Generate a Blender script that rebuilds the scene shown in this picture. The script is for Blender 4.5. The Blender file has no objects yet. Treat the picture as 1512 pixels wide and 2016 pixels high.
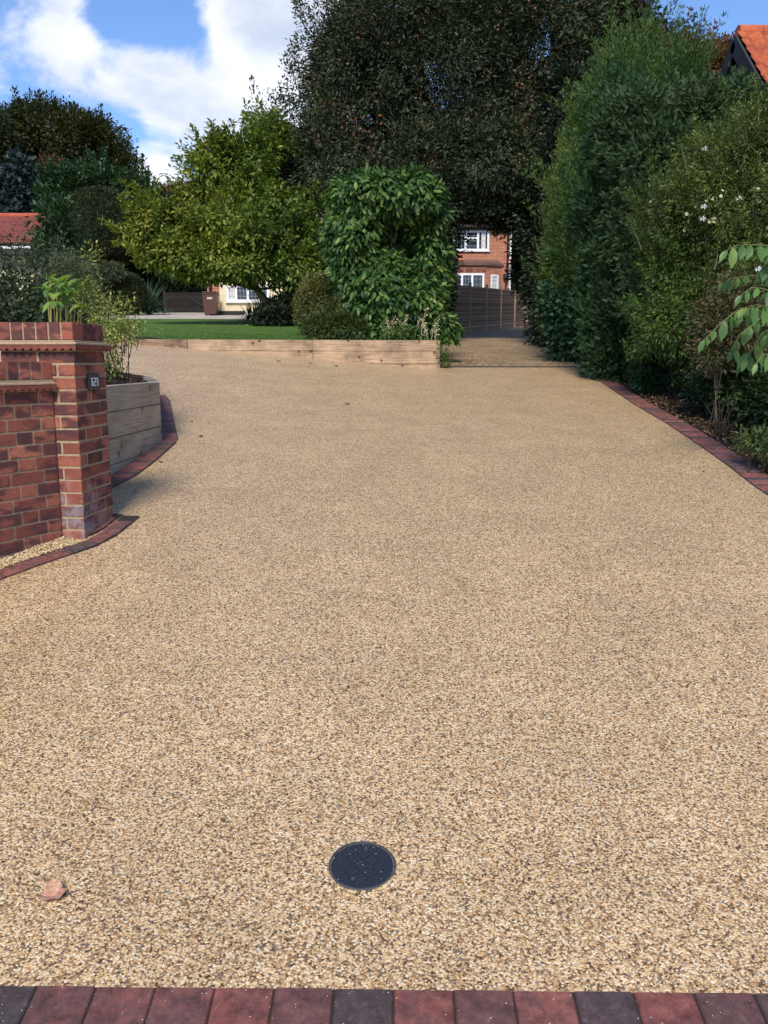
import bpy, math, random
import numpy as np
from mathutils import Vector, Matrix
R = math.radians
random.seed(7)
scene = bpy.context.scene
C = scene.collection
# ---------------------------------------------------------------- camera
F = 1680.0                      # focal length in pixels of the 1512 x 2016 photograph
EYE = 1.54
PITCH = math.atan(296 / F)
cd = bpy.data.cameras.new('camera'); cam = bpy.data.objects.new('camera', cd); C.objects.link(cam)
cd.sensor_fit = 'VERTICAL'; cd.sensor_height = 36.0; cd.lens = 36.0 * F / 2016
cd.clip_start = 0.05; cd.clip_end = 3000
cam.location = (0, 0, EYE); cam.rotation_euler = (R(90) - PITCH, 0, 0)
scene.camera = cam
# ---------------------------------------------------------------- light
SUN_EL, SUN_AZ = R(43), math.atan2(-0.13, -0.99)     # azimuth measured from +Y towards +X, sun behind and to the left
sun_dir = Vector((math.sin(SUN_AZ) * math.cos(SUN_EL), math.cos(SUN_AZ) * math.cos(SUN_EL), math.sin(SUN_EL)))
sd = bpy.data.lights.new('sun', 'SUN'); sun = bpy.data.objects.new('sun', sd); C.objects.link(sun)
sd.energy = 2.7; sd.angle = R(17); sd.color = (1.0, 0.93, 0.82)
sun.rotation_euler = (-sun_dir).to_track_quat('-Z', 'Y').to_euler()
scene.view_settings.view_transform = 'Standard'; scene.view_settings.look = 'None'
scene.view_settings.exposure = 0.62; scene.view_settings.gamma = 1
scene.render.engine = 'CYCLES'
scene.cycles.max_bounces = 5; scene.cycles.diffuse_bounces = 3; scene.cycles.glossy_bounces = 2
scene.cycles.transparent_max_bounces = 4; scene.cycles.transmission_bounces = 3

def raydir(u, v):
    du, dv = (u - 756) / F, (v - 1008) / F
    return (du, math.cos(PITCH) - dv * math.sin(PITCH), -math.sin(PITCH) - dv * math.cos(PITCH))

def make_world():
    w = bpy.data.worlds.new('World'); scene.world = w; w.use_nodes = True
    nt = w.node_tree; N = nt.nodes; L = nt.links; N.clear()
    out = N.new('ShaderNodeOutputWorld'); bg = N.new('ShaderNodeBackground'); bg.inputs[1].default_value = 1.0
    L.new(bg.outputs[0], out.inputs[0])
    sky = N.new('ShaderNodeTexSky'); sky.sky_type = 'NISHITA'; sky.sun_disc = False
    sky.sun_elevation = SUN_EL; sky.sun_rotation = SUN_AZ; sky.air_density = 1.0; sky.dust_density = 0.35; sky.ozone_density = 1.6
    sk = N.new('ShaderNodeMixRGB'); sk.blend_type = 'MULTIPLY'; sk.inputs[0].default_value = 1
    sk.inputs[2].default_value = (0.082, 0.100, 0.128, 1); L.new(sky.outputs[0], sk.inputs[1])
    tc = N.new('ShaderNodeTexCoord')
    def math_(op, a, b=None, clamp=False):
        n = N.new('ShaderNodeMath'); n.operation = op; n.use_clamp = clamp
        for i, x in enumerate((a, b)):
            if x is None: continue
            if isinstance(x, (int, float)): n.inputs[i].default_value = x
            else: L.new(x, n.inputs[i])
        return n.outputs[0]
    def noise(scale, det, rough, off=(0, 0, 0), dist=0.0, stretch=(1, 1, 1)):
        mp = N.new('ShaderNodeMapping'); mp.inputs[1].default_value = off; mp.inputs[3].default_value = stretch
        L.new(tc.outputs['Generated'], mp.inputs[0])
        n = N.new('ShaderNodeTexNoise'); n.inputs['Scale'].default_value = scale; n.inputs['Detail'].default_value = det
        n.inputs['Roughness'].default_value = rough; n.inputs['Distortion'].default_value = dist
        L.new(mp.outputs[0], n.inputs[0]); return n.outputs[0]
    n1 = noise(7, 9, 0.58, (3.1, 1.7, 0.4), 0.35, (1, 1, 1.5))
    dens = math_('MULTIPLY', math_('SUBTRACT', n1, 0.53), 4.4)
    # clouds stand in these directions of the sky: (pixel u, v, radius px, weight)
    caps = [(0, 60, 150, 1.9), (90, 80, 80, .6), (190, 110, 95, 1.15), (275, 135, 85, 1.0), (330, 190, 100, .8), (400, 190, 100, .7),
            (480, 170, 130, .75), (560, 130, 130, .75), (640, 60, 140, .7), (460, 15, 90, .8), (540, 0, 110, .8), (390, 240, 90, .55),
            (330, 275, 70, .5), (500, 240, 90, .55), (250, 290, 60, .35), (330, 365, 60, .9), (300, 385, 60, .7), (400, 290, 60, .35),
            (640, 230, 150, .5), (760, 120, 160, .4), (190, 190, 50, .3), (420, -110, 150, .6), (130, -160, 160, .4),
            (330, 35, 70, -.5), (240, 15, 60, -.45), (60, 210, 80, -.6), (380, 95, 45, -.35), (60, 155, 60, -.1), (240, 240, 40, -.35), (1250, 60, 380, -.6), (430, 340, 50, -.3)]
    acc = dens
    for (u, v, r, wgt) in caps:
        d = Vector(raydir(u, v)).normalized()
        vm = N.new('ShaderNodeVectorMath'); vm.operation = 'DOT_PRODUCT'; L.new(tc.outputs['Generated'], vm.inputs[0]); vm.inputs[1].default_value = d
        mr = N.new('ShaderNodeMapRange'); mr.interpolation_type = 'SMOOTHSTEP'
        mr.inputs['From Min'].default_value = math.cos(1.25 * r / F); mr.inputs['From Max'].default_value = 1.0
        L.new(vm.outputs['Value'], mr.inputs['Value'])
        acc = math_('ADD', acc, math_('MULTIPLY', mr.outputs[0], wgt * (.50 if wgt > 0 else .9)))
    mr = N.new('ShaderNodeMapRange'); mr.interpolation_type = 'SMOOTHSTEP'
    mr.inputs['From Min'].default_value = 0.10; mr.inputs['From Max'].default_value = 0.95; L.new(acc, mr.inputs['Value'])
    fac = math_('MULTIPLY', mr.outputs[0], 0.94)
    cr = N.new('ShaderNodeValToRGB'); cr.color_ramp.elements[0].position = 0.34; cr.color_ramp.elements[0].color = (0.44, 0.49, 0.60, 1)
    cr.color_ramp.elements[1].position = 0.62; cr.color_ramp.elements[1].color = (0.74, 0.755, 0.80, 1)
    L.new(noise(9, 7, 0.55, (7.1, 1.3, 4.4), 0.2, (1, 1, 1.6)), cr.inputs[0])
    mx = N.new('ShaderNodeMixRGB'); L.new(fac, mx.inputs[0]); L.new(sk.outputs[0], mx.inputs[1]); L.new(cr.outputs[0], mx.inputs[2])
    L.new(mx.outputs[0], bg.inputs[0])
make_world()

# ---------------------------------------------------------------- terrain functions
_yt = np.array([-400, -6, -3, -0.5, 1.86, 4.9, 7.8, 14.4, 42, 60, 90, 900.])
_ht = np.array([-.55, -.55, -.5, -.33, .02, .5, .79, 1.45, 3.14, 4.3, 4.6, 4.6])
_fy = np.arange(-10, 100, 0.05); _fh = np.interp(_fy, _yt, _ht)
_k = np.exp(-0.5 * (np.arange(-24, 25) * 0.05 / 0.45) ** 2); _k /= _k.sum()
_fs = np.convolve(np.pad(_fh, 24, mode='edge'), _k, 'valid')
def sstep(a, b, x): t = np.clip((x - a) / (b - a), 0, 1); return t * t * (3 - 2 * t)
def hd(x, y):
    """height of the drive surface"""
    x = np.asarray(x, float); y = np.asarray(y, float)
    h = np.interp(y, _fy, _fs)
    lift = np.clip(.098 * (0.6 - np.clip(x, -7, 9)), 0, 1) * sstep(7.5, 14, y)
    bank = np.clip((x - 3.55 - .02 * y), 0, 6) * .10 * sstep(1, 6, y) * (1 - sstep(16, 22, y))
    return h + lift + bank
def hl(x, y):
    """height of the lawn behind the timber wall"""
    return 1.86 + (np.asarray(y, float) - 14.4) * .0705
def G(u, v, f=None):
    """point of the drive surface seen at pixel u, v"""
    f = f or hd
    d = raydir(u, v); t = 0.5
    for _ in range(6000):
        x, y, z = d[0] * t, d[1] * t, EYE + d[2] * t
        if z <= float(f(x, y)): break
        t += 0.01 if t < 16 else 0.03
    return Vector((d[0] * t, d[1] * t, float(f(d[0] * t, d[1] * t))))
def P(u, v, Y):
    d = raydir(u, v); t = Y / d[1]
    return Vector((d[0] * t, Y, EYE + d[2] * t))

# ---------------------------------------------------------------- object helpers
def tag(o, label=None, cat=None, group=None, kind=None):
    if label: o['label'] = label
    if cat: o['category'] = cat
    if group: o['group'] = group
    if kind: o['kind'] = kind
    return o
def thing(name, label, cat, loc=(0, 0, 0), group=None):
    o = bpy.data.objects.new(name, None); C.objects.link(o); o.location = loc
    o.empty_display_size = 0.2
    return tag(o, label, cat, group)
def link(name, me, mat, parent=None):
    o = bpy.data.objects.new(name, me); C.objects.link(o)
    if mat is not None: me.materials.append(mat)
    if parent is not None:
        o.parent = parent
        if parent.type == 'EMPTY':            # geometry is given in world coordinates
            o.location = -Vector(parent.location)
    return o
class MB:
    def __init__(s): s.v = []; s.f = []; s.uv = None
    def quad(s, *p):
        n = len(s.v); s.v += [tuple(q) for q in p]; s.f.append(tuple(range(n, n + len(p))))
    def box(s, c, size, rz=0.0, ch=0.0, ux=None, uy=None, uz=None):
        """box about centre c, sides size; optional chamfer ch on all edges"""
        ux = Vector(ux) if ux is not None else Vector((math.cos(rz), math.sin(rz), 0))
        uz = Vector(uz) if uz is not None else Vector((0, 0, 1))
        uy = Vector(uy) if uy is not None else uz.cross(ux)
        c = Vector(c); a, b, d = [q / 2 for q in size]
        n = len(s.v)
        if ch <= 0:
            for k in (-1, 1):
                for j in (-1, 1):
                    for i in (-1, 1): s.v.append(tuple(c + ux * (i * a) + uy * (j * b) + uz * (k * d)))
            for f in ((0, 2, 3, 1), (4, 5, 7, 6), (0, 1, 5, 4), (2, 6, 7, 3), (0, 4, 6, 2), (1, 3, 7, 5)): s.f.append(tuple(n + q for q in f))
            return
        idx = {}
        for k in (-1, 1):
            for j in (-1, 1):
                for i in (-1, 1):
                    for ax in range(3):
                        e = [a - ch, b - ch, d - ch]; e[ax] += ch
                        idx[(i, j, k, ax)] = len(s.v)
                        s.v.append(tuple(c + ux * (i * e[0]) + uy * (j * e[1]) + uz * (k * e[2])))
        S = (-1, 1)
        for i in S:
            q = [idx[(i, j, k, 0)] for j, k in ((-1, -1), (1, -1), (1, 1), (-1, 1))]; s.f.append(tuple(q if i > 0 else q[::-1]))
        for j in S:
            q = [idx[(i, j, k, 1)] for i, k in ((-1, -1), (-1, 1), (1, 1), (1, -1))]; s.f.append(tuple(q if j > 0 else q[::-1]))
        for k in S:
            q = [idx[(i, j, k, 2)] for i, j in ((-1, -1), (1, -1), (1, 1), (-1, 1))]; s.f.append(tuple(q if k > 0 else q[::-1]))
        for i in S:
            for j in S:
                q = [idx[(i, j, -1, 0)], idx[(i, j, -1, 1)], idx[(i, j, 1, 1)], idx[(i, j, 1, 0)]]; s.f.append(tuple(q if i * j > 0 else q[::-1]))
            for k in S:
                q = [idx[(i, -1, k, 0)], idx[(i, 1, k, 0)], idx[(i, 1, k, 2)], idx[(i, -1, k, 2)]]; s.f.append(tuple(q if i * k > 0 else q[::-1]))
        for j in S:
            for k in S:
                q = [idx[(-1, j, k, 1)], idx[(-1, j, k, 2)], idx[(1, j, k, 2)], idx[(1, j, k, 1)]]; s.f.append(tuple(q if j * k > 0 else q[::-1]))
        for i in S:
            for j in S:
                for k in S:
                    q = [idx[(i, j, k, 0)], idx[(i, j, k, 1)], idx[(i, j, k, 2)]]; s.f.append(tuple(q if i * j * k > 0 else q[::-1]))
    def tube(s, pts, radii, n=8, cap=True):
        pts = [Vector(p) for p in pts]; rings = []
        for i, p in enumerate(pts):
            t = (pts[min(i + 1, len(pts) - 1)] - pts[max(i - 1, 0)]).normalized()
            up = Vector((0, 0, 1)) if abs(t.z) < 0.9 else Vector((1, 0, 0))
            a = t.cross(up).normalized(); b = t.cross(a)
            r = radii[i] if not isinstance(radii, (int, float)) else radii
            st = len(s.v); rings.append(st)
            for k in range(n):
                an = 2 * math.pi * k / n; s.v.append(tuple(p + a * (r * math.cos(an)) + b * (r * math.sin(an))))
        for i in range(len(rings) - 1):
            for k in range(n):
                s.f.append((rings[i] + k, rings[i] + (k + 1) % n, rings[i + 1] + (k + 1) % n, rings[i + 1] + k))
        if cap:
            s.f.append(tuple(rings[0] + k for k in range(n))[::-1]); s.f.append(tuple(rings[-1] + k for k in range(n)))
    def build(s, name, mat, parent=None, smooth=False, wind=True):
        me = bpy.data.meshes.new(name); me.from_pydata(s.v, [], s.f)
        me.update()
        uvl = me.uv_layers.new(name='UVMap'); co = me.vertices
        for p in me.polygons:
            n = p.normal
            if abs(n.z) > 0.75: ax = Vector((1, 0, 0)); ay = Vector((0, 1, 0))
            else:
                ax = Vector((-n.y, n.x, 0)).normalized(); ay = Vector((0, 0, 1))
            for li in p.loop_indices:
                q = co[me.loops[li].vertex_index].co; uvl.data[li].uv = (q.dot(ax), q.dot(ay))
            p.use_smooth = smooth
        return link(name, me, mat, parent)
def fast_mesh(name, verts, faces):
    """verts (n,3), faces (m,k) all of the same size"""
    me = bpy.data.meshes.new(name); m, k = faces.shape
    me.vertices.add(len(verts)); me.vertices.foreach_set('co', np.ascontiguousarray(verts, dtype=np.float32).ravel())
    me.loops.add(m * k); me.loops.foreach_set('vertex_index', np.ascontiguousarray(faces, dtype=np.int32).ravel())
    me.polygons.add(m); me.polygons.foreach_set('loop_start', np.arange(0, m * k, k, dtype=np.int32))
    me.update(calc_edges=True); return me
def sheet(name, xs, ys, f, mat, off=0.0, inside=None, parent=None):
    X, Y = np.meshgrid(xs, ys); Z = f(X, Y) + off
    v = np.stack([X, Y, Z], -1).reshape(-1, 3); nx = len(xs); ny = len(ys)
    i, j = np.meshgrid(np.arange(nx - 1), np.arange(ny - 1)); a = (j * nx + i).ravel()
    fc = np.stack([a, a + 1, a + 1 + nx, a + nx], -1)
    if inside is not None:
        cx = v[fc].mean(1); fc = fc[inside(cx[:, 0], cx[:, 1])]
    me = fast_mesh(name, v, fc); me.polygons.foreach_set('use_smooth', np.ones(len(me.polygons), bool))
    return link(name, me, mat, parent)
def ribbon(name, left, right, f, mat, off=0.0, nw=10, step=0.15, parent=None, kind='structure'):
    """ground sheet between two polylines (resampled to the same count)"""
    def res(pl, n):
        pl = np.array([(p[0], p[1]) for p in pl], float); d = np.r_[0, np.cumsum(np.hypot(*np.diff(pl, axis=0).T))]
        t = np.linspace(0, d[-1], n); return np.stack([np.interp(t, d, pl[:, 0]), np.interp(t, d, pl[:, 1])], -1)
    L_ = sum(math.dist(left[i][:2], left[i + 1][:2]) for i in range(len(left) - 1)); n = max(2, int(L_ / step))
    A = res(left, n); B = res(right, n); t = np.linspace(0, 1, nw)[None, :, None]
    XY = A[:, None] * (1 - t) + B[:, None] * t
    Z = f(XY[..., 0], XY[..., 1]) + off; v = np.concatenate([XY, Z[..., None]], -1).reshape(-1, 3)
    i, j = np.meshgrid(np.arange(nw - 1), np.arange(n - 1)); a = (j * nw + i).ravel()
    fc = np.stack([a, a + 1, a + 1 + nw, a + nw], -1)
    me = fast_mesh(name, v, fc); me.polygons.foreach_set('use_smooth', np.ones(len(me.polygons), bool))
    o = link(name, me, mat, parent); 
    if kind: o['kind'] = kind
    return o

# ---------------------------------------------------------------- materials
class NT:
    def __init__(s, name):
        s.m = bpy.data.materials.new(name); s.m.use_nodes = True; s.t = s.m.node_tree; s.N = s.t.nodes; s.L = s.t.links
        s.b = s.N['Principled BSDF']; s.out = s.N['Material Output']
    def inp(s, sock, x):
        if x is None: return
        if isinstance(x, (int, float)): sock.default_value = x
        elif isinstance(x, (tuple, list)): sock.default_value = tuple(x) if len(x) == len(sock.default_value) else tuple(x) + (1,)
        else: s.L.new(x, sock)
    def coord(s, kind='Object', scale=(1, 1, 1), loc=(0, 0, 0), rot=(0, 0, 0)):
        tc = s.N.new('ShaderNodeTexCoord'); mp = s.N.new('ShaderNodeMapping'); s.L.new(tc.outputs[kind], mp.inputs[0])
        mp.inputs[1].default_value = loc; mp.inputs[2].default_value = rot; mp.inputs[3].default_value = scale; return mp.outputs[0]
    def noise(s, vec, scale, detail=4, rough=.55, dist=0, out=0):
        n = s.N.new('ShaderNodeTexNoise'); s.L.new(vec, n.inputs['Vector']); n.inputs['Scale'].default_value = scale
        n.inputs['Detail'].default_value = detail; n.inputs['Roughness'].default_value = rough; n.inputs['Distortion'].default_value = dist
        return n.outputs[out]
    def vor(s, vec, scale, feat='F1', dim='3D', rnd=1.0):
        n = s.N.new('ShaderNodeTexVoronoi'); n.feature = feat; n.voronoi_dimensions = dim; s.L.new(vec, n.inputs['Vector'])
        n.inputs['Scale'].default_value = scale; n.inputs['Randomness'].default_value = rnd; return n
    def ramp(s, fac, stops, interp='LINEAR'):
        n = s.N.new('ShaderNodeValToRGB'); n.color_ramp.interpolation = interp; e = n.color_ramp.elements
        while len(e) < len(stops): e.new(0.5)
        for q, (p, c) in zip(e, stops): q.position = p; q.color = tuple(c) + (1,) if not isinstance(c, (int, float)) else (c, c, c, 1)
        s.inp(n.inputs[0], fac); return n.outputs[0]
    def math(s, op, a, b=None, clamp=False):
        n = s.N.new('ShaderNodeMath'); n.operation = op; n.use_clamp = clamp; s.inp(n.inputs[0], a); s.inp(n.inputs[1], b); return n.outputs[0]
    def mix(s, fac, a, b, mode='MIX'):
        n = s.N.new('ShaderNodeMixRGB'); n.blend_type = mode; s.inp(n.inputs[0], fac); s.inp(n.inputs[1], a); s.inp(n.inputs[2], b); return n.outputs[0]
    def island(s): return s.N.new('ShaderNodeNewGeometry').outputs['Random Per Island']
    def bump(s, h, strength=.5, dist=.01, normal=None):
        n = s.N.new('ShaderNodeBump'); n.inputs['Strength'].default_value = strength; n.inputs['Distance'].default_value = dist
        s.inp(n.inputs['Height'], h); 
        if normal is not None: s.L.new(normal, n.inputs['Normal'])
        return n.outputs[0]
    def set(s, col=None, rough=None, normal=None, metal=None, spec=None):
        s.inp(s.b.inputs['Base Color'], col); s.inp(s.b.inputs['Roughness'], rough); s.inp(s.b.inputs['Metallic'], metal)
        s.inp(s.b.inputs['Specular IOR Level'], spec)
        if normal is not None: s.L.new(normal, s.b.inputs['Normal'])
        return s.m
def scl(c, k): return tuple(q * k for q in c)
def leaf_mat(name, cols, rough=.5, trans=.25, big=.6, spec=.35, noise_mix=.45):
    """cols: dark to light, spread over a per leaf random value and a slow noise"""
    s = NT(name); co = s.coord()
    n = s.noise(co, big, 3, .6)
    n = s.math('MULTIPLY', s.math('SUBTRACT', n, .5), 2.4)
    f = s.math('ADD', s.math('MULTIPLY', s.island(), 1 - noise_mix), s.math('MULTIPLY', s.math('ADD', n, .5), noise_mix), clamp=True)
    c = s.ramp(f, [(i / (len(cols) - 1), q) for i, q in enumerate(cols)])
    s.set(c, rough, spec=spec)
    tr = s.N.new('ShaderNodeBsdfTranslucent'); s.L.new(s.mix(1, c, (1.5, 1.6, .7), 'MULTIPLY'), tr.inputs[0])
    mx = s.N.new('ShaderNodeMixShader'); mx.inputs[0].default_value = trans
    s.L.new(s.b.outputs[0], mx.inputs[1]); s.L.new(tr.outputs[0], mx.inputs[2]); s.L.new(mx.outputs[0], s.out.inputs[0])
    return s.m
def plain(name, col, rough=.6, var=.15, scale=8, bump=0.0, metal=0, spec=.4):
    s = NT(name); co = s.coord(); n = s.noise(co, scale, 5, .6)
    c = s.mix(1, col, s.ramp(n, [(.25, 1 - var), (.75, 1 + var)]), 'MULTIPLY')
    return s.set(c, rough, s.bump(n, bump, .01) if bump else None, metal, spec)

def m_resin():
    s = NT('resin_bound_gravel'); co = s.coord()
    wob = s.mix(.012, co, s.noise(co, 60, 2, .5, out=1))
    v = s.vor(co, 172); rc = s.N.new('ShaderNodeSeparateColor'); s.L.new(v.outputs['Color'], rc.inputs[0])
    n1 = s.noise(co, 55, 3, .75); n2 = s.noise(co, 2.2, 3, .5); n3 = s.noise(co, 13, 3, .6)
    f = s.math('ADD', s.math('MULTIPLY', rc.outputs[0], .72), s.math('MULTIPLY', n1, .56)); f = s.math('SUBTRACT', f, .14, clamp=True)
    c = s.ramp(f, [(.0, (.040, .024, .016)), (.16, (.11, .060, .032)), (.29, (.33, .192, .090)), (.43, (.60, .376, .176)), (.59, (.735, .496, .250)), (.75, (.815, .615, .365)), (.90, (.87, .73, .51)), (1, (.93, .86, .71))])
    # some stones orange, some grey
    c = s.mix(s.math('MULTIPLY', s.math('GREATER_THAN', rc.outputs[1], .92), .5), c, (.56, .27, .085))
    c = s.mix(s.math('MULTIPLY', s.math('LESS_THAN', rc.outputs[1], .09), .7), c, (.16, .14, .13))
    gap = s.ramp(v.outputs['Distance'], [(.42, 1.0), (.78, .35)])  # dark binder between stones, plus crevice shade painted into the colour
    c = s.mix(.62, c, gap, 'MULTIPLY')
    v2 = s.vor(co, 62); sp = s.ramp(v2.outputs['Distance'], [(.12, .62), (.34, 1.0)])
    c = s.mix(.35, c, sp, 'MULTIPLY')
    c = s.mix(1, c, s.ramp(n2, [(.3, .90), (.7, 1.08)]), 'MULTIPLY')
    c = s.mix(1, c, s.ramp(n3, [(.3, .92), (.7, 1.07)]), 'MULTIPLY')
    h = s.math('SUBTRACT', 1.0, v.outputs['Distance'])
    nb = s.bump(h, .65, .003)
    return s.set(c, .42, nb, spec=.35)
def m_gravel(name, lo, mid, hi, scale=40):
    s = NT(name); co = s.coord(); v = s.vor(co, scale); rc = s.N.new('ShaderNodeSeparateColor'); s.L.new(v.outputs['Color'], rc.inputs[0])
    n = s.noise(co, scale * .28, 4, .7)
    f = s.math('ADD', s.math('MULTIPLY', rc.outputs[0], .5), s.math('MULTIPLY', n, .6))
    c = s.ramp(f, [(.15, lo), (.5, mid), (.9, hi)])
    c = s.mix(1, c, s.ramp(s.noise(co, 1.3, 4, .6), [(.3, .72), (.7, 1.15)]), 'MULTIPLY')
    return s.set(c, .85, s.bump(s.math('ADD', f, n), .9, .02), spec=.2)
def m_brick_solid(name='facing_brick', stain=None):
    """one colour and one smoke stain per brick island"""
    s = NT(name); co = s.coord(); r = s.island()
    r2 = s.math('FRACT', s.math('MULTIPLY', r, 17.31)); r3 = s.math('FRACT', s.math('MULTIPLY', r, 91.7))
    c = s.ramp(r, [(0, (.14, .046, .036)), (.3, (.22, .068, .048)), (.6, (.30, .096, .062)), (1, (.40, .145, .09))])
    ro = s.coord(rot=(.5, .75, .4), scale=(1, 1, 2.2)); sm = s.noise(ro, 7.5, 3, .5, .4)
    thr = s.math('ADD', s.math('MULTIPLY', r2, .26), -.09)
    d = s.ramp(s.math('ADD', sm, thr), [(.49, 0.0), (.64, 1.0)])
    c = s.mix(s.math('MULTIPLY', d, .85), c, (.070, .032, .036))
    fine = s.noise(co, 220, 3, .7); mid = s.noise(co, 45, 4, .6)
    c = s.mix(1, c, s.ramp(fine, [(.25, .75), (.75, 1.25)]), 'MULTIPLY'); c = s.mix(1, c, s.ramp(mid, [(.3, .85), (.7, 1.15)]), 'MULTIPLY')
    if stain is not None:
        dist = s.N.new('ShaderNodeVectorMath'); dist.operation = 'DISTANCE'; tc = s.N.new('ShaderNodeTexCoord'); geo = s.N.new('ShaderNodeNewGeometry')
        mpv = s.N.new('ShaderNodeMapping'); mpv.inputs[3].default_value = (1, .8, 1.1); s.L.new(geo.outputs['Position'], mpv.inputs[0])
        s.L.new(mpv.outputs[0], dist.inputs[0]); dist.inputs[1].default_value = (stain[0], stain[1] * .8, stain[2] * 1.1)
        q = s.math('ADD', s.ramp(dist.outputs['Value'], [(.06, .52), (.44, 0.0)]), s.math('MULTIPLY', s.math('SUBTRACT', s.noise(co, 11, 6, .7), .5), 1.7))
        c = s.mix(s.math('MULTIPLY', s.ramp(q, [(.28, 0.0), (.62, 1.0)]), .5), c, (.40, .35, .37))
    return s.set(c, .82, s.bump(s.math('ADD', fine, mid), .35, .004), spec=.25)
def m_brick_tex(name, c1, c2, mortar, w=.225, h=.075, ms=.011):
    s = NT(name); co = s.coord('UV'); b = s.N.new('ShaderNodeTexBrick'); s.L.new(co, b.inputs['Vector'])
    s.inp(b.inputs['Color1'], c1); s.inp(b.inputs['Color2'], c2); s.inp(b.inputs['Mortar'], mortar); b.inputs['Scale'].default_value = 1
    b.inputs['Mortar Size'].default_value = ms; b.inputs['Brick Width'].default_value = w; b.inputs['Row Height'].default_value = h; b.inputs['Mortar Smooth'].default_value = .2
    ob = s.coord(); c = s.mix(1, b.outputs[0], s.ramp(s.noise(ob, 3, 5, .7), [(.3, .8), (.7, 1.2)]), 'MULTIPLY')
    return s.set(c, .9, s.bump(b.outputs['Fac'], -.4, .008), spec=.15)
def m_paver(name='clay_paver', k=1.0):
    s = NT(name); co = s.coord(); r = s.island(); r2 = s.math('FRACT', s.math('MULTIPLY', r, 23.7))
    kk = (k, k * .92, k * .82)
    c = s.ramp(r, [(0, (.045, .036, .040)), (.22, (.075, .045, .046)), (.35, (.115, .048, .044)), (.75, (.155, .056, .050)), (1, (.19, .072, .062))])
    n = s.noise(co, 9, 5, .6); d = s.ramp(s.math('ADD', n, s.math('MULTIPLY', r2, .22)), [(.52, 0.0), (.72, 1.0)])
    c = s.mix(s.math('MULTIPLY', d, .65), c, (.055, .038, .042))
    c = s.mix(1, c, s.ramp(s.noise(co, 26, 5, .7), [(.3, .5), (.7, 1.5)]), 'MULTIPLY'); pale = s.ramp(s.noise(co, 45, 6, .8), [(.56, 0.0), (.72, 1.0)]); c = s.mix(s.math('MULTIPLY', pale, .4), c, (.27, .20, .19))
    c = s.mix(1, c, kk, 'MULTIPLY'); fine = s.noise(co, 380, 2, .8); c = s.mix(1, c, s.ramp(fine, [(.3, .78), (.7, 1.25)]), 'MULTIPLY')
    sp = s.vor(co, 95); sep = s.N.new('ShaderNodeSeparateColor'); s.L.new(sp.outputs['Color'], sep.inputs[0])
    dot = s.math('MULTIPLY', s.math('LESS_THAN', sp.outputs['Distance'], .13), s.math('GREATER_THAN', sep.outputs[0], .88))
    c = s.mix(dot, c, (.75, .70, .62))
    return s.set(c, .62, s.bump(s.math('ADD', fine, n), .5, .0035), spec=.35)
def m_timber(name, base, dark, rz=0.0, grey=0.0, stain=0.0):
    """sawn timber with grain along the local x axis"""
    s = NT(name); co = s.coord('Generated' if False else 'UV')
    r = s.math('MULTIPLY', s.island(), 7.0)
    ad = s.N.new('ShaderNodeVectorMath'); ad.operation = 'ADD'; cb = s.N.new('ShaderNodeCombineXYZ'); s.L.new(r, cb.inputs[0]); s.L.new(s.math('MULTIPLY', r, 3.3), cb.inputs[1])
    s.L.new(co, ad.inputs[0]); s.L.new(cb.outputs[0], ad.inputs[1])
    mp = s.N.new('ShaderNodeMapping'); mp.inputs[3].default_value = (1.1, 22, 1); s.L.new(ad.outputs[0], mp.inputs[0])
    kv = s.vor(ad.outputs[0], 2.6, dim='2D'); k = s.ramp(kv.outputs['Distance'], [(.035, 1.0), (.085, 0.0)])
    halo = s.ramp(kv.outputs['Distance'], [(.0, 1.0), (.30, 0.0)])
    g = s.noise(mp.outputs[0], 2.2, 5, .62, .9)
    c = s.ramp(g, [(.28, dark), (.5, base), (.72, scl(base, 1.25))])
    c = s.mix(s.math('MULTIPLY', halo, .25), c, dark); c = s.mix(s.math('MULTIPLY', k, .8), c, (.06, .03, .018))
    c = s.mix(1, c, s.ramp(s.noise(ad.outputs[0], 2.1, 4, .6), [(.3, .78), (.7, 1.2)]), 'MULTIPLY')
    if grey: c = s.mix(s.math('MULTIPLY', s.ramp(s.noise(ad.outputs[0], 1.4, 5, .7), [(.3, .3), (.65, 1.0)]), grey), c, (.20, .18, .155))
    if stain: c = s.mix(s.math('MULTIPLY', s.ramp(s.noise(ad.outputs[0], 1.9, 5, .7), [(.45, 0.0), (.62, 1.0)]), stain), c, (.045, .028, .02))
    return s.set(c, .78, s.bump(g, .3, .006), spec=.25)
def m_soil():
    s = NT('soil'); co = s.coord(); n = s.noise(co, 14, 6, .7); n2 = s.noise(co, 70, 4, .7)
    c = s.ramp(n, [(.25, (.022, .015, .010)), (.5, (.06, .040, .026)), (.75, (.115, .078, .050))])
    pale = s.ramp(n2, [(.62, 0.0), (.70, 1.0)]); c = s.mix(s.math('MULTIPLY', pale, .4), c, (.24, .17, .10))
    return s.set(c, .95, s.bump(s.math('ADD', n, n2), 1, .03), spec=.1)
def m_grass():
    s = NT('lawn_turf'); co = s.coord(); n = s.noise(co, 1.6, 5, .65); n2 = s.noise(co, 34, 4, .8); st = s.noise(s.coord(scale=(1, 3.5, 1)), 1.1, 3, .5)
    c = s.ramp(s.math('ADD', s.math('MULTIPLY', n, .6), s.math('MULTIPLY', st, .4)), [(.3, (.055, .11, .016)), (.5, (.085, .155, .024)), (.7, (.14, .205, .038))])
    c = s.mix(1, c, s.ramp(n2, [(.3, .62), (.7, 1.35)]), 'MULTIPLY')
    return s.set(c, .85, s.bump(n2, .8, .03), spec=.15)
M = {}
M['resin'] = m_resin()
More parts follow.
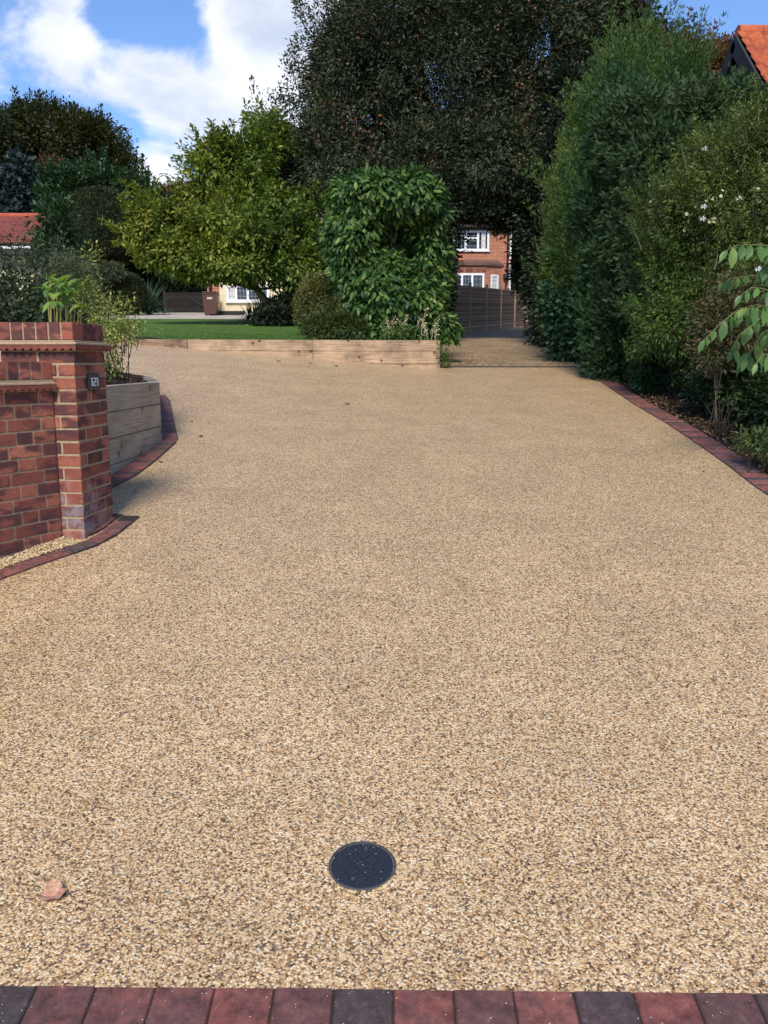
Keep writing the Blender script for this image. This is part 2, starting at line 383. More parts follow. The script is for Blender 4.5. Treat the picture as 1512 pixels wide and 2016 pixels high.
M['track'] = m_gravel('track_gravel', (.10, .062, .035), (.30, .20, .11), (.52, .38, .22), 26)
M['path'] = m_gravel('path_gravel', (.30, .24, .19), (.50, .43, .36), (.66, .60, .52), 30)
M['brick'] = m_brick_solid()
M['mortar'] = plain('lime_mortar', (.37, .275, .175), .9, .25, 60, .5, spec=.1)
M['tilec'] = plain('clay_creasing_tile', (.19, .055, .035), .8, .3, 25, .3)
M['tilep'] = plain('pale_mortared_tile_edge', (.44, .30, .19), .9, .25, 40, .4)
M['paver'] = m_paver('clay_paver', 1.3); M['paver_red'] = m_paver('red_edging_paver', 1.6)
M['joint'] = plain('joint_sand', (.030, .024, .020), .95, .3, 60, .3)
M['bedmortar'] = plain('bedding_mortar', (.40, .31, .20), .9, .3, 60, .3)
M['soil'] = m_soil(); M['grass'] = m_grass()
M['sleeper_new'] = m_timber('new_softwood_sleeper', (.47, .32, .20), (.22, .12, .07), stain=.45)
M['sleeper_dark'] = m_timber('stained_softwood_sleeper', (.36, .23, .145), (.17, .09, .055), stain=.85)
M['sleeper_grey'] = m_timber('weathered_sleeper', (.42, .34, .235), (.19, .145, .09), grey=.35)
M['black'] = plain('matt_black', (.012, .012, .014), .6, .3, 30)
M['white'] = plain('white_upvc', (.80, .81, .82), .35, .04, 3)
M['glass'] = NT('dark_window_glass').set((.014, .018, .024), .06, spec=.6)
M['lead'] = plain('leaded_strip', (.30, .31, .32), .5, .1, 20)
M['curtain'] = plain('net_curtain', (.62, .60, .55), .9, .2, 8)
M['slate'] = plain('slate_plaque', (.035, .042, .052), .5, .2, 40, .1)
M['digit'] = plain('white_numeral', (.82, .82, .80), .5, .03, 20)
M['render'] = plain('cream_render', (.72, .62, .42), .9, .06, 5, .15, spec=.1)
M['darktimber'] = plain('dark_stained_timber', (.022, .017, .015), .8, .3, 12, .2)
M['bark'] = plain('bark', (.085, .062, .045), .9, .35, 14, .7, spec=.1)
M['barkdark'] = plain('dark_bark', (.040, .030, .024), .9, .35, 14, .7, spec=.1)
M['twig'] = plain('pale_twig', (.19, .15, .11), .9, .25, 14, .3, spec=.1)
M['binbrown'] = plain('brown_bin_plastic', (.085, .035, .026), .5, .12, 6)
M['housebrick'] = m_brick_tex('house_brick', (.44, .105, .050), (.30, .070, .040), (.46, .33, .22), ms=.013)
M['rooftile'] = plain('red_clay_pantile', (.42, .10, .055), .8, .3, 5, .2, spec=.2)
M['roofdark'] = plain('brown_roof_tile', (.15, .085, .065), .85, .35, 4, .3, spec=.2)
M['barge'] = plain('dark_grey_bargeboard', (.040, .044, .052), .6, .15, 6)

# ---------------------------------------------------------------- foliage helpers
rng = np.random.default_rng(11)
def nrm(a): return a / np.maximum(np.linalg.norm(a, axis=-1, keepdims=True), 1e-9)
def nz(p, seed, k=1.0):
    r = np.random.default_rng(seed); out = 0; amp = 1
    for o in range(3):
        for _ in range(4):
            d = nrm(r.normal(size=3)) * k * (1.9 ** o); out = out + amp * np.sin(p @ d * 2.4 + r.uniform(0, 6.28))
        amp *= .55
    return out / 3.6
def T_quad(w=.45): return np.array([(0, 0, 0), (w / 2, .45, .05), (0, 1, -.04), (-w / 2, .45, .05)]), np.array([(0, 1, 2, 3)])
def T_leaf(w=.36, fold=.07, bend=.16):
    v = [(0, 0, 0), (w * .42, .3, fold), (0, .34, 0), (-w * .42, .3, fold), (w * .5, .62, fold - bend * .4), (0, .66, -bend * .45), (-w * .5, .62, fold - bend * .4), (0, 1, -bend)]
    f = [(0, 1, 2, 2), (0, 2, 3, 3), (2, 1, 4, 5), (3, 2, 5, 6), (5, 4, 7, 7), (6, 5, 7, 7)]
    return np.array(v), f
def T_frond(n=5, w=.5):
    """a flat feathery spray: a tapering axis with slivers both sides"""
    v = []; f = []
    def sl(a, b, wd):
        a = np.array(a, float); b = np.array(b, float); d = b - a; s_ = np.array([-d[1], d[0], 0]); s_ = s_ / np.linalg.norm(s_) * wd; m = a + d * .55
        n0 = len(v); v.extend([a, m + s_, b, m - s_]); f.append((n0, n0 + 1, n0 + 2, n0 + 3))
    sl((0, 0, 0), (0, 1, -.12), .05)
    for i in range(n):
        t = .12 + .75 * i / n; L_ = w * (1 - t * .75)
        for s_ in (-1, 1): sl((0, t, -.1 * t), (s_ * L_ * .62, t + L_ * .75, -.1 * t - .1 * L_), .055)
    return np.array(v), np.array(f)
def build_leaves(name, tmpl, pos, dr, nr, sc, mat, parent, wv=None):
    V, Fc = tmpl; V = np.asarray(V, float)
    dr = nrm(dr); nr = nr - (nr * dr).sum(-1, keepdims=True) * dr; nr = nrm(nr); sx = np.cross(dr, nr)
    sc = np.asarray(sc)[:, None, None]; w = 1.0 if wv is None else np.asarray(wv)[:, None, None]
    W = pos[:, None] + sc * (w * V[None, :, 0:1] * sx[:, None] + V[None, :, 1:2] * dr[:, None] + V[None, :, 2:3] * nr[:, None])
    n, k = len(pos), len(V); base = (np.arange(n) * k)[:, None, None]
    if isinstance(Fc, list):    # mixed tris given as degenerate quads: triangulate everything
        tr = []
        for q in Fc:
            tr.append((q[0], q[1], q[2]))
            if q[3] != q[2]: tr.append((q[0], q[2], q[3]))
        Fc = np.array(tr)
    fc = (Fc[None] + base).reshape(-1, Fc.shape[1])
    me = fast_mesh(name, W.reshape(-1, 3), fc); return link(name, me, mat, parent)
def cloud(blobs, nclump, per, rc, L_, seed, shell=.11, lump=.16, lumpk=2.0, droop=.15, up=.45, inner=.25, zmin=None, flat=.7, outw=.7, cut=None, back=.5, tuft=None, spikes=None, shrink=.55):
    """blobs (cx,cy,cz,rx,ry,rz[,w]). leaves gathered in sprigs near the lumpy surface of the blobs"""
    r = np.random.default_rng(seed); B = np.array([list(b[:6]) for b in blobs], float)
    if tuft: B[:, 3:] = np.maximum(B[:, 3:] - shrink * tuft[1] * np.array(tuft[2]), B[:, 3:] * .3)
    wt = np.array([(b[6] if len(b) > 6 else 1) * (b[3] * b[5] + b[3] * b[4]) for b in blobs]); wt /= wt.sum()
    bi = r.choice(len(B), nclump, p=wt); d = nrm(r.normal(size=(nclump, 3)))
    flip = (d[:, 1] > .2) & (r.random(nclump) < back); d[flip, 1] *= -1
    lf = np.empty(nclump)
    for k in range(len(B)):
        m = bi == k; lf[m] = 1 + lump * nz(d[m], seed * 31 + k, lumpk)
    rad = 1 - np.abs(r.normal(size=nclump)) * shell
    inn = r.random(nclump) < inner; rad[inn] = r.uniform(.35, .85, inn.sum()); rad *= lf
    c = B[bi, :3] + d * rad[:, None] * B[bi, 3:]
    o = nrm(d / B[bi, 3:])
    if tuft:                      # gather the sprigs into tufts standing proud of the crown surface
        N_, size, el = tuft; N_ = min(N_, nclump); idx = r.integers(0, N_, nclump); rt = size * r.uniform(.55, 1.35, N_)[idx]
        td = nrm(r.normal(size=(nclump, 3))); ct = c[idx]; oi = o[idx]; dt = (td * oi).sum(-1, keepdims=True); td = np.where(dt < -.25, td - 2 * dt * oi, td)
        rr_ = 1 - np.abs(r.normal(size=nclump)) * .22; c2 = ct + td * np.array(el) * (rt * rr_)[:, None]; o2 = nrm(td * .8 + oi * .5)
        use = ~inn; c = np.where(use[:, None], c2, c); o = np.where(use[:, None], o2, o); bi = np.where(use, bi[idx], bi)
    keep = np.ones(nclump, bool)
    for k in range(len(B)):
        q = np.linalg.norm((c - B[k, :3]) / B[k, 3:], axis=1); keep &= ~((q < .55) & (bi != k) & (r.random(nclump) < .8))
    if zmin is not None:
        zz = zmin(c[:, 0], c[:, 1]) if callable(zmin) else zmin; keep &= c[:, 2] > zz
    if cut is not None: keep &= cut(c)
    c, o = c[keep], o[keep]; rcs = np.full(len(c), rc)
    if spikes and len(c):         # leading shoots standing out beyond the crown
        ns, ln_, m_ = spikes; k = r.choice(len(c), min(ns, len(c)), replace=False); k = k[(o[k, 2] > -.35)]; ns = len(k)
        sdn = nrm(o[k] * .55 + np.array([0, 0, .75]) + r.normal(size=(ns, 3)) * .28); sl_ = ln_ * r.uniform(.35, 1.2, ns); t = np.linspace(0, 1, m_)
        cs = c[k][:, None] + sdn[:, None] * (sl_[:, None] * t)[..., None]; c = np.concatenate([c, cs.reshape(-1, 3)]); o = np.concatenate([o, np.repeat(sdn, m_, 0)])
        rcs = np.concatenate([rcs, rc * .75 * np.tile(1 - .6 * t, ns)])
    n = len(c)
    off = r.normal(size=(n, per, 3)) * rcs[:, None, None]; dotn = (off * o[:, None]).sum(-1, keepdims=True); off -= o[:, None] * dotn * (1 - flat)
    p = (c[:, None] + off).reshape(-1, 3); on = np.repeat(o, per, 0)
    rnd = nrm(r.normal(size=p.shape)); spread = nrm(off.reshape(-1, 3) + 1e-6)
    dr = on * outw + rnd * .55 + spread * .5 + np.array([0, 0, -droop])
    nr = on * .55 + np.array([0, 0, up]) + nrm(r.normal(size=p.shape)) * .55
    sc = L_ * r.uniform(.65, 1.25, len(p))
    if zmin is not None:
        zz = zmin(p[:, 0], p[:, 1]) if callable(zmin) else zmin; m = p[:, 2] > zz; p, dr, nr, sc = p[m], dr[m], nr[m], sc[m]
    return p, dr, nr, sc, c, o
def BL(u, v, Y, ru, rv, ry=None, w=1.0):
    """ellipsoid standing at distance Y whose outline covers ru x rv photograph pixels about u, v"""
    c = P(u, v, Y); k = Y / F; rx = ru * k; rz = rv * k
    return (c.x, c.y, c.z, rx, ry if ry is not None else (rx + rz) * .5, rz, w)
def branches(name, root, targets, mat, parent, r0=.02, r1=.004, sag=.1, seed=1, n=4, jit=.05):
    r = random.Random(seed); mb = MB()
    for t in targets:
        a = Vector(root); b = Vector(t); pts = []; L_ = (b - a).length
        for i in range(n + 1):
            q = i / n; p = a.lerp(b, q); s_ = math.sin(q * math.pi)
            p += Vector((r.uniform(-1, 1) * jit * L_ * s_, r.uniform(-1, 1) * jit * L_ * s_, sag * L_ * s_ * (1 - q * .3) + r.uniform(-1, 1) * jit * .5 * L_ * s_)); pts.append(p)
        mb.tube(pts, [r0 + (r1 - r0) * i / n for i in range(n + 1)], 5, False)
    return mb.build(name, mat, parent, smooth=True)
def plant(name, label, cat, base, blobs, tmpl, mat, nclump, per, rc, L_, seed, group=None, crown='foliage', trunk=None, tmat='barkdark', limbs=8, lr=.03, twigs=0, **kw):
    base = Vector(base); root = thing(name, label, cat, base, group)
    p, dr, nr, sc, c, o = cloud(blobs, nclump, per, rc, L_, seed, **kw)
    build_leaves(crown, tmpl, p, dr, nr, sc, M[mat] if isinstance(mat, str) else mat, root)
    rr = random.Random(seed); big = max(blobs, key=lambda b: b[3] * b[5]); mid = Vector(big[:3])
    mb = MB()
    if trunk:
        th, tr = trunk; top = Vector((base.x + (mid.x - base.x) * .5, base.y + (mid.y - base.y) * .5, base.z + th))
        pts = [base + Vector((0, 0, -.2)), base + Vector((0, 0, .15)), base.lerp(top, .5) + Vector((rr.uniform(-.1, .1), 0, 0)), top, top.lerp(mid, .6)]
        mb.tube(pts, [tr * 1.5, tr * 1.1, tr * .9, tr * .75, tr * .45], 10)
        st = top
        for i in range(limbs):
            b = rr.choice(blobs); t = Vector((b[0] + rr.uniform(-.6, .6) * b[3], b[1] + rr.uniform(-.6, .6) * b[4], b[2] + rr.uniform(-.5, .7) * b[5]))
            m_ = st.lerp(t, .5) + Vector((0, 0, (t - st).length * .08)); mb.tube([st - Vector((0, 0, rr.uniform(0, th * .3))), m_, t], [tr * .5, tr * .28, tr * .08], 6, False)
    else:
        for i in range(limbs):
            b = rr.choice(blobs); t = Vector((b[0] + rr.uniform(-.7, .7) * b[3], b[1] + rr.uniform(-.5, .5) * b[4], b[2] + rr.uniform(-.3, .8) * b[5]))
            s0 = base + Vector((rr.uniform(-.12, .12), rr.uniform(-.12, .12), -.05)); m_ = s0.lerp(t, .5) + Vector((0, 0, (t - s0).length * .08)); mb.tube([s0, m_, t], [lr, lr * .7, lr * .25], 6, False)
    for i in range(min(twigs, len(c))):
        k = rr.randrange(len(c)); e = Vector(c[k]); s0 = e - Vector(o[k]) * rr.uniform(.3, 1.0) * big[3] * .45; s0.z -= .2
        m_ = s0.lerp(e, .5) + Vector((rr.uniform(-1, 1), rr.uniform(-1, 1), rr.uniform(-.5, 1))) * .08 * (e - s0).length; mb.tube([s0, m_, e], [lr * .45, lr * .3, lr * .12], 4, False)
    mb.build('trunk' if trunk else 'stems', M[tmat], root, smooth=True)
    return root
# ================================================================ the ground
def hl2(x, y):
    t = sstep(.95, 2.3, np.asarray(x, float)); return hl(x, y) * (1 - t) + (hd(x, y) + .01) * t
def terrain_h(x, y):
    h = hd(x, y) - .012; far = sstep(14.8, 18, np.asarray(y, float)) * (1 - sstep(.0, 1.2, np.asarray(x, float)))
    return h * (1 - far) + np.minimum(h, hl(x, y) - .06) * far
def spaced(segs):
    a = [segs[0][0]]
    for s0, s1, st in segs: n = max(1, round((s1 - s0) / st)); a += list(np.linspace(s0, s1, n + 1)[1:])
    return np.array(a)
gx = spaced([(-400, -60, 40), (-60, -12, 3), (-12, 12, .15), (12, 60, 3), (60, 400, 40)])
gy = spaced([(-60, -4, 4), (-4, 24, .12), (24, 60, 1), (60, 100, 5), (100, 900, 60)])
g = sheet('ground', gx, gy, terrain_h, M['soil']); g['kind'] = 'structure'; g['label'] = 'dark leaf strewn soil of the ground around the drive'
# line where the street side paver course meets the drive
A0, B0 = G(0, 1938), G(1512, 1958); e0 = (B0 - A0).xy.normalized()
def on0(x): t = (x - A0.x) / e0.x; return (x, A0.y + e0.y * t)
RE = [G(u, v) for u, v in ((1487.5, 960), (1442.7, 924.5), (1389, 885.6), (1314, 835), (1245, 794.5), (1194.5, 760), (1145, 725.5))]
dn = (RE[0] - RE[2]).xy.normalized()
RE = [Vector((on0(RE[0].x - .25)[0], on0(RE[0].x - .25)[1] - .006, 0))] + [Vector(((RE[0].x - .13), 3.4, 0))] + RE
RE_out = RE
FAR = 14.43
RE[-1].y = FAR
o = ribbon('driveway', [(-9.0, on0(-9.0)[1] - .006), (-9.0, FAR)], [(p.x, p.y) for p in RE], hd, M['resin'], 0.0, 90, .12)
o['label'] = 'golden resin bound gravel driveway'
o = ribbon('gravel_track', [(.9, FAR + .03), (1.0, 20), (2.2, 30), (3.2, 46)], [(RE[-1].x + .35, FAR + .03), (4.0, 20), (6.0, 30), (9.5, 46)], hd, M['track'], .006, 30, .25)
o['label'] = 'loose brown gravel track running up to the wattle fence'
def wall_y(x): return 14.36 - .159 * (.93 - x)
ribbon('lawn', [(-22.0, wall_y(-22) + .05), (-22, 31)], [(.95, wall_y(.95) + .05), (2.0, 31)], hl2, M['grass'], .0, 60, .35)['label'] = 'green mown lawn behind the low timber wall'
ribbon('gravel_path', [(-24, 31.0), (-24, 46)], [(-1.0, 31.0), (-1.0, 46)], hl, M['path'], .004, 20, .5)['label'] = 'pale gravel path across the front of the cream house'
st = ribbon('pavement', [(-9, -30), (-9.0, on0(-9)[1] - .42)], [(9, -30), (9.0, on0(9)[1] - .42)], hd, M['track'], .004, 20, .3)
st['label'] = 'gravelled verge on the street side of the red pavers'

# ---------------------------------------------------------------- paver courses
def strip(name, path, along, across, label, side=1, mat='paver_red', start_dark=None, gap=.004, zoff=.016, rows=1, jit=.0015):
    """pavers laid against a polyline; across extends to the given side of it"""
    pl = [Vector((p[0], p[1], 0)) for p in path]; d = [0]
    for i in range(len(pl) - 1): d.append(d[-1] + (pl[i + 1] - pl[i]).length)
    def at(t):
        for i in range(len(pl) - 1):
            if t <= d[i + 1] or i == len(pl) - 2:
                q = (t - d[i]) / (d[i + 1] - d[i]); return pl[i].lerp(pl[i + 1], q)
    mb = MB(); n = int(d[-1] / (along + gap)); rr = random.Random(len(path) * 7 + n)
    for r_ in range(rows):
        for i in range(n):
            a, b = at(i * (along + gap)), at(i * (along + gap) + along); ux = (b - a); Lx = ux.length; ux.normalize()
            nrm_ = Vector((-ux.y, ux.x, 0)) * side; c = (a + b) / 2 + nrm_ * (across * .5 + r_ * (across + gap))
            za, zb = float(hd(a.x, a.y)), float(hd(b.x, b.y)); e = c + nrm_ * across * .5; s_ = c - nrm_ * across * .5
            zs, ze = float(hd(s_.x, s_.y)), float(hd(e.x, e.y))
            U = Vector((b.x - a.x, b.y - a.y, zb - za)).normalized(); V = Vector((e.x - s_.x, e.y - s_.y, ze - zs)).normalized(); W = U.cross(V)
            if W.z < 0: W = -W
            V = W.cross(U)
            mb.box((c.x, c.y, (zs + ze) / 2 + zoff - .03 + rr.uniform(-jit, jit)), (Lx - rr.uniform(0, .002), across - rr.uniform(0, .002), .06), ch=.004, ux=U, uy=V, uz=W)
    o = mb.build(name, M[mat]); o['kind'] = 'structure'; o['label'] = label
    bed = MB(); t = 0
    L0 = []; R0 = []
    for i in range(int(d[-1] / .1) + 1):
        a = at(min(i * .1, d[-1])); b = at(min(i * .1 + .05, d[-1] + .05)); ux = (b - a).normalized(); nn = Vector((-ux.y, ux.x, 0)) * side
        L0.append(a - nn * .004); R0.append(a + nn * ((across + gap) * rows + .004))
    for i in range(len(L0) - 1):
        q = []
        for p in (L0[i], L0[i + 1], R0[i + 1], R0[i]): q.append((p.x, p.y, float(hd(p.x, p.y)) + zoff - .007))
        bed.quad(*q)
    return o, bed
pitch = (G(659, 1947) - G(542, 1945.5)).length
x_start = G(659, 1947).x - pitch * e0.x * 40
front, bed = strip('paver_kerb', [on0(x_start), on0(x_start + 11)], pitch - .003, .30, 'row of large red and charcoal pavers along the street edge of the drive', mat='paver', side=-1, gap=.003, zoff=.006)
front.data.materials.append(M['paver'])
b_ = bed.build('paver_joints', M['joint']); b_['kind'] = 'structure'
right, bed = strip('paver_edging', [(p.x, p.y) for p in RE], .100, .205, 'long red paver edging down the right side of the drive', side=-1, zoff=.012)
bed.build('paver_joints', M['joint'])['kind'] = 'structure'
# edging in front of the brick wall
near_o = [G(u, v) for u, v in ((0, 1144), (63.5, 1120), (132, 1096.5), (185, 1078), (212, 1066), (232.8, 1053), (277.8, 1016))]
back = (near_o[0] - near_o[1]).xy.normalized()
near_o = [near_o[0] + Vector((back.x, back.y, 0)) * 2.0] + near_o
ne, bed = strip('paver_edging', [(p.x, p.y) for p in near_o], .200, .100, 'curved dark red paver edging at the foot of the brick wall', side=1)
bed.build('paver_joints', M['joint'])['kind'] = 'structure'
ins = [G(u, v) for u, v in ((160, 1071), (196, 1056), (222, 1034), (247, 1019))]
ne2, bed = strip('paver_edging', [(p.x - .02, p.y + .09) for p in ins], .200, .100, 'short inner paver row against the foot of the brick pillar', side=1, zoff=.014)
bed.build('paver_joints', M['joint'])['kind'] = 'structure'
pe_o = [G(u, v) for u, v in ((205, 969), (221, 961.6), (264.6, 939), (304, 910), (350.5, 867.7))]
pe2 = [G(u, v) for u, v in ((350.5, 867.7), (346.6, 850.5), (338.6, 811), (334.7, 789.7), (324, 777))]
pe_o[0] = pe_o[1] + (pe_o[1] - pe_o[2]) * 1.2
s1, bed = strip('paver_edging', [(p.x, p.y) for p in pe_o], .100, .19, 'dark red paver edging along the near side of the timber planter', side=1)
bed.build('paver_joints', M['joint'])['kind'] = 'structure'
s2, bed = strip('paver_edging', [(p.x, p.y) for p in pe2], .100, .19, 'shaded purple paver edging round the back corner of the timber planter', side=1, zoff=.012)
bed.build('paver_joints', M['joint'])['kind'] = 'structure'
mb = MB()
for i in range(24):
    xa = .95 + (RE[-1].x - .95 + .1) * i / 24; xb = .95 + (RE[-1].x - .95 + .1) * (i + 1) / 24
    mb.box(((xa + xb) / 2, FAR + .014, float(hd(xa, FAR)) - .02), (xb - xa, .012, .075))
mb.build('metal_edging', M['black'])['kind'] = 'structure'

# ================================================================ pillar and wall
PC = G(168, 1062); BZ = .482
fl = Vector((-.9968, .08, 0)); bk = Vector((.08, .9968, 0)); UP = Vector((0, 0, 1))
def pp(a, b, z): return Vector((PC.x, PC.y, 0)) + fl * a + bk * b + UP * z
M['brick_pillar'] = m_brick_solid('pillar_brick', stain=tuple(pp(0, .1, BZ + .12)))
pil = thing('brick_pillar', 'square red brick gate pillar with scalloped tile band and house number plaque', 'pillar', (PC.x + fl.x * .22 + bk.x * .22, PC.y + fl.y * .22 + bk.y * .22, BZ))
mb = MB(); S = .215; H_ = .1025; rr = random.Random(3)
for k in range(15):
    z = BZ + k * .075 + .0325
    if k % 2 == 0: L4 = [(S / 2, H_ / 2, S, H_), (.225 + S / 2, H_ / 2, S, H_), (S / 2, .44 - H_ / 2, S, H_), (.225 + S / 2, .44 - H_ / 2, S, H_), (H_ / 2, .22, H_, S), (.44 - H_ / 2, .22, H_, S)]
    else: L4 = [(H_ / 2, S / 2, H_, S), (H_ / 2, .225 + S / 2, H_, S), (.44 - H_ / 2, S / 2, H_, S), (.44 - H_ / 2, .225 + S / 2, H_, S), (.22, H_ / 2, S, H_), (.22, .44 - H_ / 2, S, H_)]
    for a, b, sa, sb in L4:
        t_ = rr.uniform(-.008, .008); mb.box(pp(a + rr.uniform(-.0018, .0018), b + rr.uniform(-.0018, .0018), z + rr.uniform(-.0015, .0015)), (sa - rr.uniform(0, .004), sb - rr.uniform(0, .004), .065 - rr.uniform(0, .003)), ch=rr.uniform(.002, .0055), ux=fl * math.cos(t_) + UP * math.sin(t_), uy=bk, uz=UP * math.cos(t_) - fl * math.sin(t_))
mb.build('shaft', M['brick_pillar'], pil)
mb = MB(); mb.box(pp(.22, .22, BZ + .55 - .05), (.43, .43, 1.25), ux=fl, uy=bk, uz=UP)
mb.box(pp(.22, .22, BZ + 1.2255), (.425, .425, .09), ux=fl, uy=bk, uz=UP)
mb.build('mortar', M['mortar'], pil)
def scallops(mb, f, n0, n1, zt, zb, out, pitch=.03, amp=.009, thick=.045):
    """tile course with a wavy lower edge. f(a, out) gives the ground point at length a pushed outward"""
    n = int((n1 - n0) / pitch * 8); P0 = []
    for i in range(n + 1):
        a = n0 + (n1 - n0) * i / n; w = abs(math.sin(math.pi * (a / pitch))) ** .7 * amp
        P0.append((a, zb - w))
    for i in range(n):
        (a, za), (b, zb_) = P0[i], P0[i + 1]
        A, B = f(a, out), f(b, out); Ai, Bi = f(a, out - thick), f(b, out - thick)
        mb.quad((A.x, A.y, za), (B.x, B.y, zb_), (B.x, B.y, zt), (A.x, A.y, zt))
        mb.quad((A.x, A.y, za), (Ai.x, Ai.y, za), (Bi.x, Bi.y, zb_), (B.x, B.y, zb_))
        mb.quad((A.x, A.y, zt), (B.x, B.y, zt), (Bi.x, Bi.y, zt), (Ai.x, Ai.y, zt))
zt0 = BZ + 1.125 + .012
mb = MB(); o_ = .030
for f in (lambda a, o: pp(a, -o, 0), lambda a, o: pp(-o, a, 0), lambda a, o: pp(a, .44 + o, 0), lambda a, o: pp(.44 + o, a, 0)):
    scallops(mb, f, -.030, .470, zt0 + .014, zt0 + .001, .036, pitch=.047, amp=.017)
mb.build('scalloped_tiles', M['tilec'], pil)
mb = MB(); mb.box(pp(.22, .22, zt0 + .0235), (.494, .494, .015), ux=fl, uy=bk, uz=UP, ch=.003)
mb.build('creasing_tiles', M['tilep'], pil)
mb = MB(); zc = zt0 + .032 + .012 + .05
for i in range(6):
    a = .0325 + i * .075
    for q in ((a, .0325), (a, .4075)): mb.box(pp(q[0], q[1], zc), (.065, .065, .1), ch=.003, ux=fl, uy=bk, uz=UP)
    if 0 < i < 5:
        for q in ((.0325, a), (.4075, a)): mb.box(pp(q[0], q[1], zc), (.065, .065, .1), ch=.003, ux=fl, uy=bk, uz=UP)
mb.build('cap_bricks', M['brick'], pil)
mb = MB(); mb.box(pp(.22, .22, zc - .002), (.43, .43, .096), ux=fl, uy=bk, uz=UP); mb.box(pp(.22, .22, zt0 + .036), (.455, .455, .012), ux=fl, uy=bk, uz=UP, ch=.003)
mb.build('cap_mortar', M['mortar'], pil)
# house number plaque on the right hand face
sg = thing('number_plaque', 'dark slate plaque with white numerals 121 on the brick pillar', 'sign', tuple(pp(0, .16, BZ + .95)))
zs = P(184, 752, (PC.y + .2)).z
mb = MB(); mb.box(pp(-.008, .235, zs), (.012, .150, .098), ch=.0015, ux=fl, uy=bk, uz=UP); mb.build('plate', M['slate'], sg)
mb = MB()
def dg(b0, b1, z0, z1): mb.box(pp(-.0155, .235 + (b0 + b1) / 2, zs + (z0 + z1) / 2), (.003, abs(b1 - b0), abs(z1 - z0)), ux=fl, uy=bk, uz=UP)
for off in (-.044, .038):
    dg(off, off + .0065, -.024, .024); dg(off - .012, off, .0185, .024)
for q in ((-.020, .016, .0185, .024), (.0095, .016, .0025, .0185), (-.020, .016, -.003, .0025), (-.020, -.0135, -.0185, -.003), (-.020, .016, -.024, -.0185)): dg(q[0], q[1], q[2], q[3])
mb.build('numerals', M['digit'], sg)
# garden wall
W0 = pp(.135, -.003, 0); wd = Vector((-.49, -.872, 0)).normalized(); wn = Vector((wd.y, -wd.x, 0))      # wn points to the hidden side
if wn.x > 0: wn = -wn
def wp(a, b, z): return Vector((W0.x, W0.y, 0)) + wd * a + wn * b + UP * z
gw = thing('garden_wall', 'low red brick garden wall with brick on edge coping running from the pillar', 'wall', tuple(wp(1.0, .1, BZ)))
mb = MB(); WL = 2.6; rr = random.Random(9)
for k in range(12):
    z = BZ + k * .075 + .0325; a = -.40 + (k % 2) * .16875 
    while a < WL:
        for (s_, e_, kind) in ((a, a + S, 's'), (a + S + .01, a + S + .01 + H_, 'h')):
            s2_ = max(s_, .004)
            if e_ - s2_ < .02 or s_ > WL: continue
            m_ = (s2_ + e_) / 2; j = rr.uniform(-.0012, .0012)
            if kind == 's':
                mb.box(wp(m_, .05125 + j, z), (e_ - s2_, H_, .065), ch=.003, ux=wd, uy=wn, uz=UP); mb.box(wp(m_, .215 - .05125, z), (e_ - s2_, H_, .065), ch=.003, ux=wd, uy=wn, uz=UP)
            else: mb.box(wp(m_, .1075 + j, z), (e_ - s2_, .215, .065), ch=.003, ux=wd, uy=wn, uz=UP)
        a += .3375
mb.build('brickwork', M['brick'], gw)
mb = MB(); mb.box(wp(WL / 2, .1075, BZ + .40), (WL - .02, .205, 1.0), ux=wd, uy=wn, uz=UP); mb.build('mortar', M['mortar'], gw)
zw = BZ + .9 + .012
mb = MB()
scallops(mb, lambda a, o: wp(a, -o, 0), .0, WL, zw + .014, zw + .001, .036, pitch=.047, amp=.017); scallops(mb, lambda a, o: wp(a, .215 + o, 0), .0, WL, zw + .014, zw + .001, .036, pitch=.047, amp=.017)
mb.build('scalloped_tiles', M['tilec'], gw)
mb = MB(); mb.box(wp(WL / 2, .1075, zw + .0235), (WL, .265, .015), ux=wd, uy=wn, uz=UP, ch=.003); mb.build('creasing_tiles', M['tilep'], gw)
mb = MB(); mb.box(wp(WL / 2, .1075, zw + .037), (WL, .23, .014), ux=wd, uy=wn, uz=UP); mb.box(wp(WL / 2, .1075, zw + .088), (WL, .205, .092), ux=wd, uy=wn, uz=UP)
mb.build('coping_mortar', M['mortar'], gw)
mb = MB(); a = .034
while a < WL: mb.box(wp(a, .1075 + rr.uniform(-.001, .001), zw + .046 + .05), (.065, .215, .1), ch=.003, ux=wd, uy=wn, uz=UP); a += .075
mb.build('coping_bricks', M['brick'], gw)
# strip of loose stones between the wall and its edging
ne_in = []
for i in range(len(near_o)):
    d_ = (near_o[min(i + 1, len(near_o) - 1)] - near_o[max(i - 1, 0)]); d_.z = 0; d_.normalize(); ne_in.append(near_o[i] + Vector((-d_.y, d_.x, 0)) * .108)
q = MB(); n = 30
for i in range(n):
    def sp_(t):
        a = wp(WL - .05 - (WL - .05) * t, -.01, 0); k = t * (len(near_o) - 4); k0 = int(min(k, len(near_o) - 5)); b = ne_in[k0].lerp(ne_in[k0 + 1], k - k0); return a, b
    a0, b0 = sp_(i / n); a1, b1 = sp_((i + 1) / n)
    q.quad((a0.x, a0.y, float(hd(a0.x, a0.y)) + .008), (b0.x, b0.y, float(hd(b0.x, b0.y)) + .006), (b1.x, b1.y, float(hd(b1.x, b1.y)) + .006), (a1.x, a1.y, float(hd(a1.x, a1.y)) + .008))
qq = q.build('gravel_strip', M['path']); qq['kind'] = 'structure'
s = NT('golden_pebble'); M['pebble'] = s.set(s.ramp(s.island(), [(0, (.16, .10, .05)), (.3, (.42, .27, .11)), (.65, (.62, .44, .20)), (1, (.78, .68, .48))]), .55)
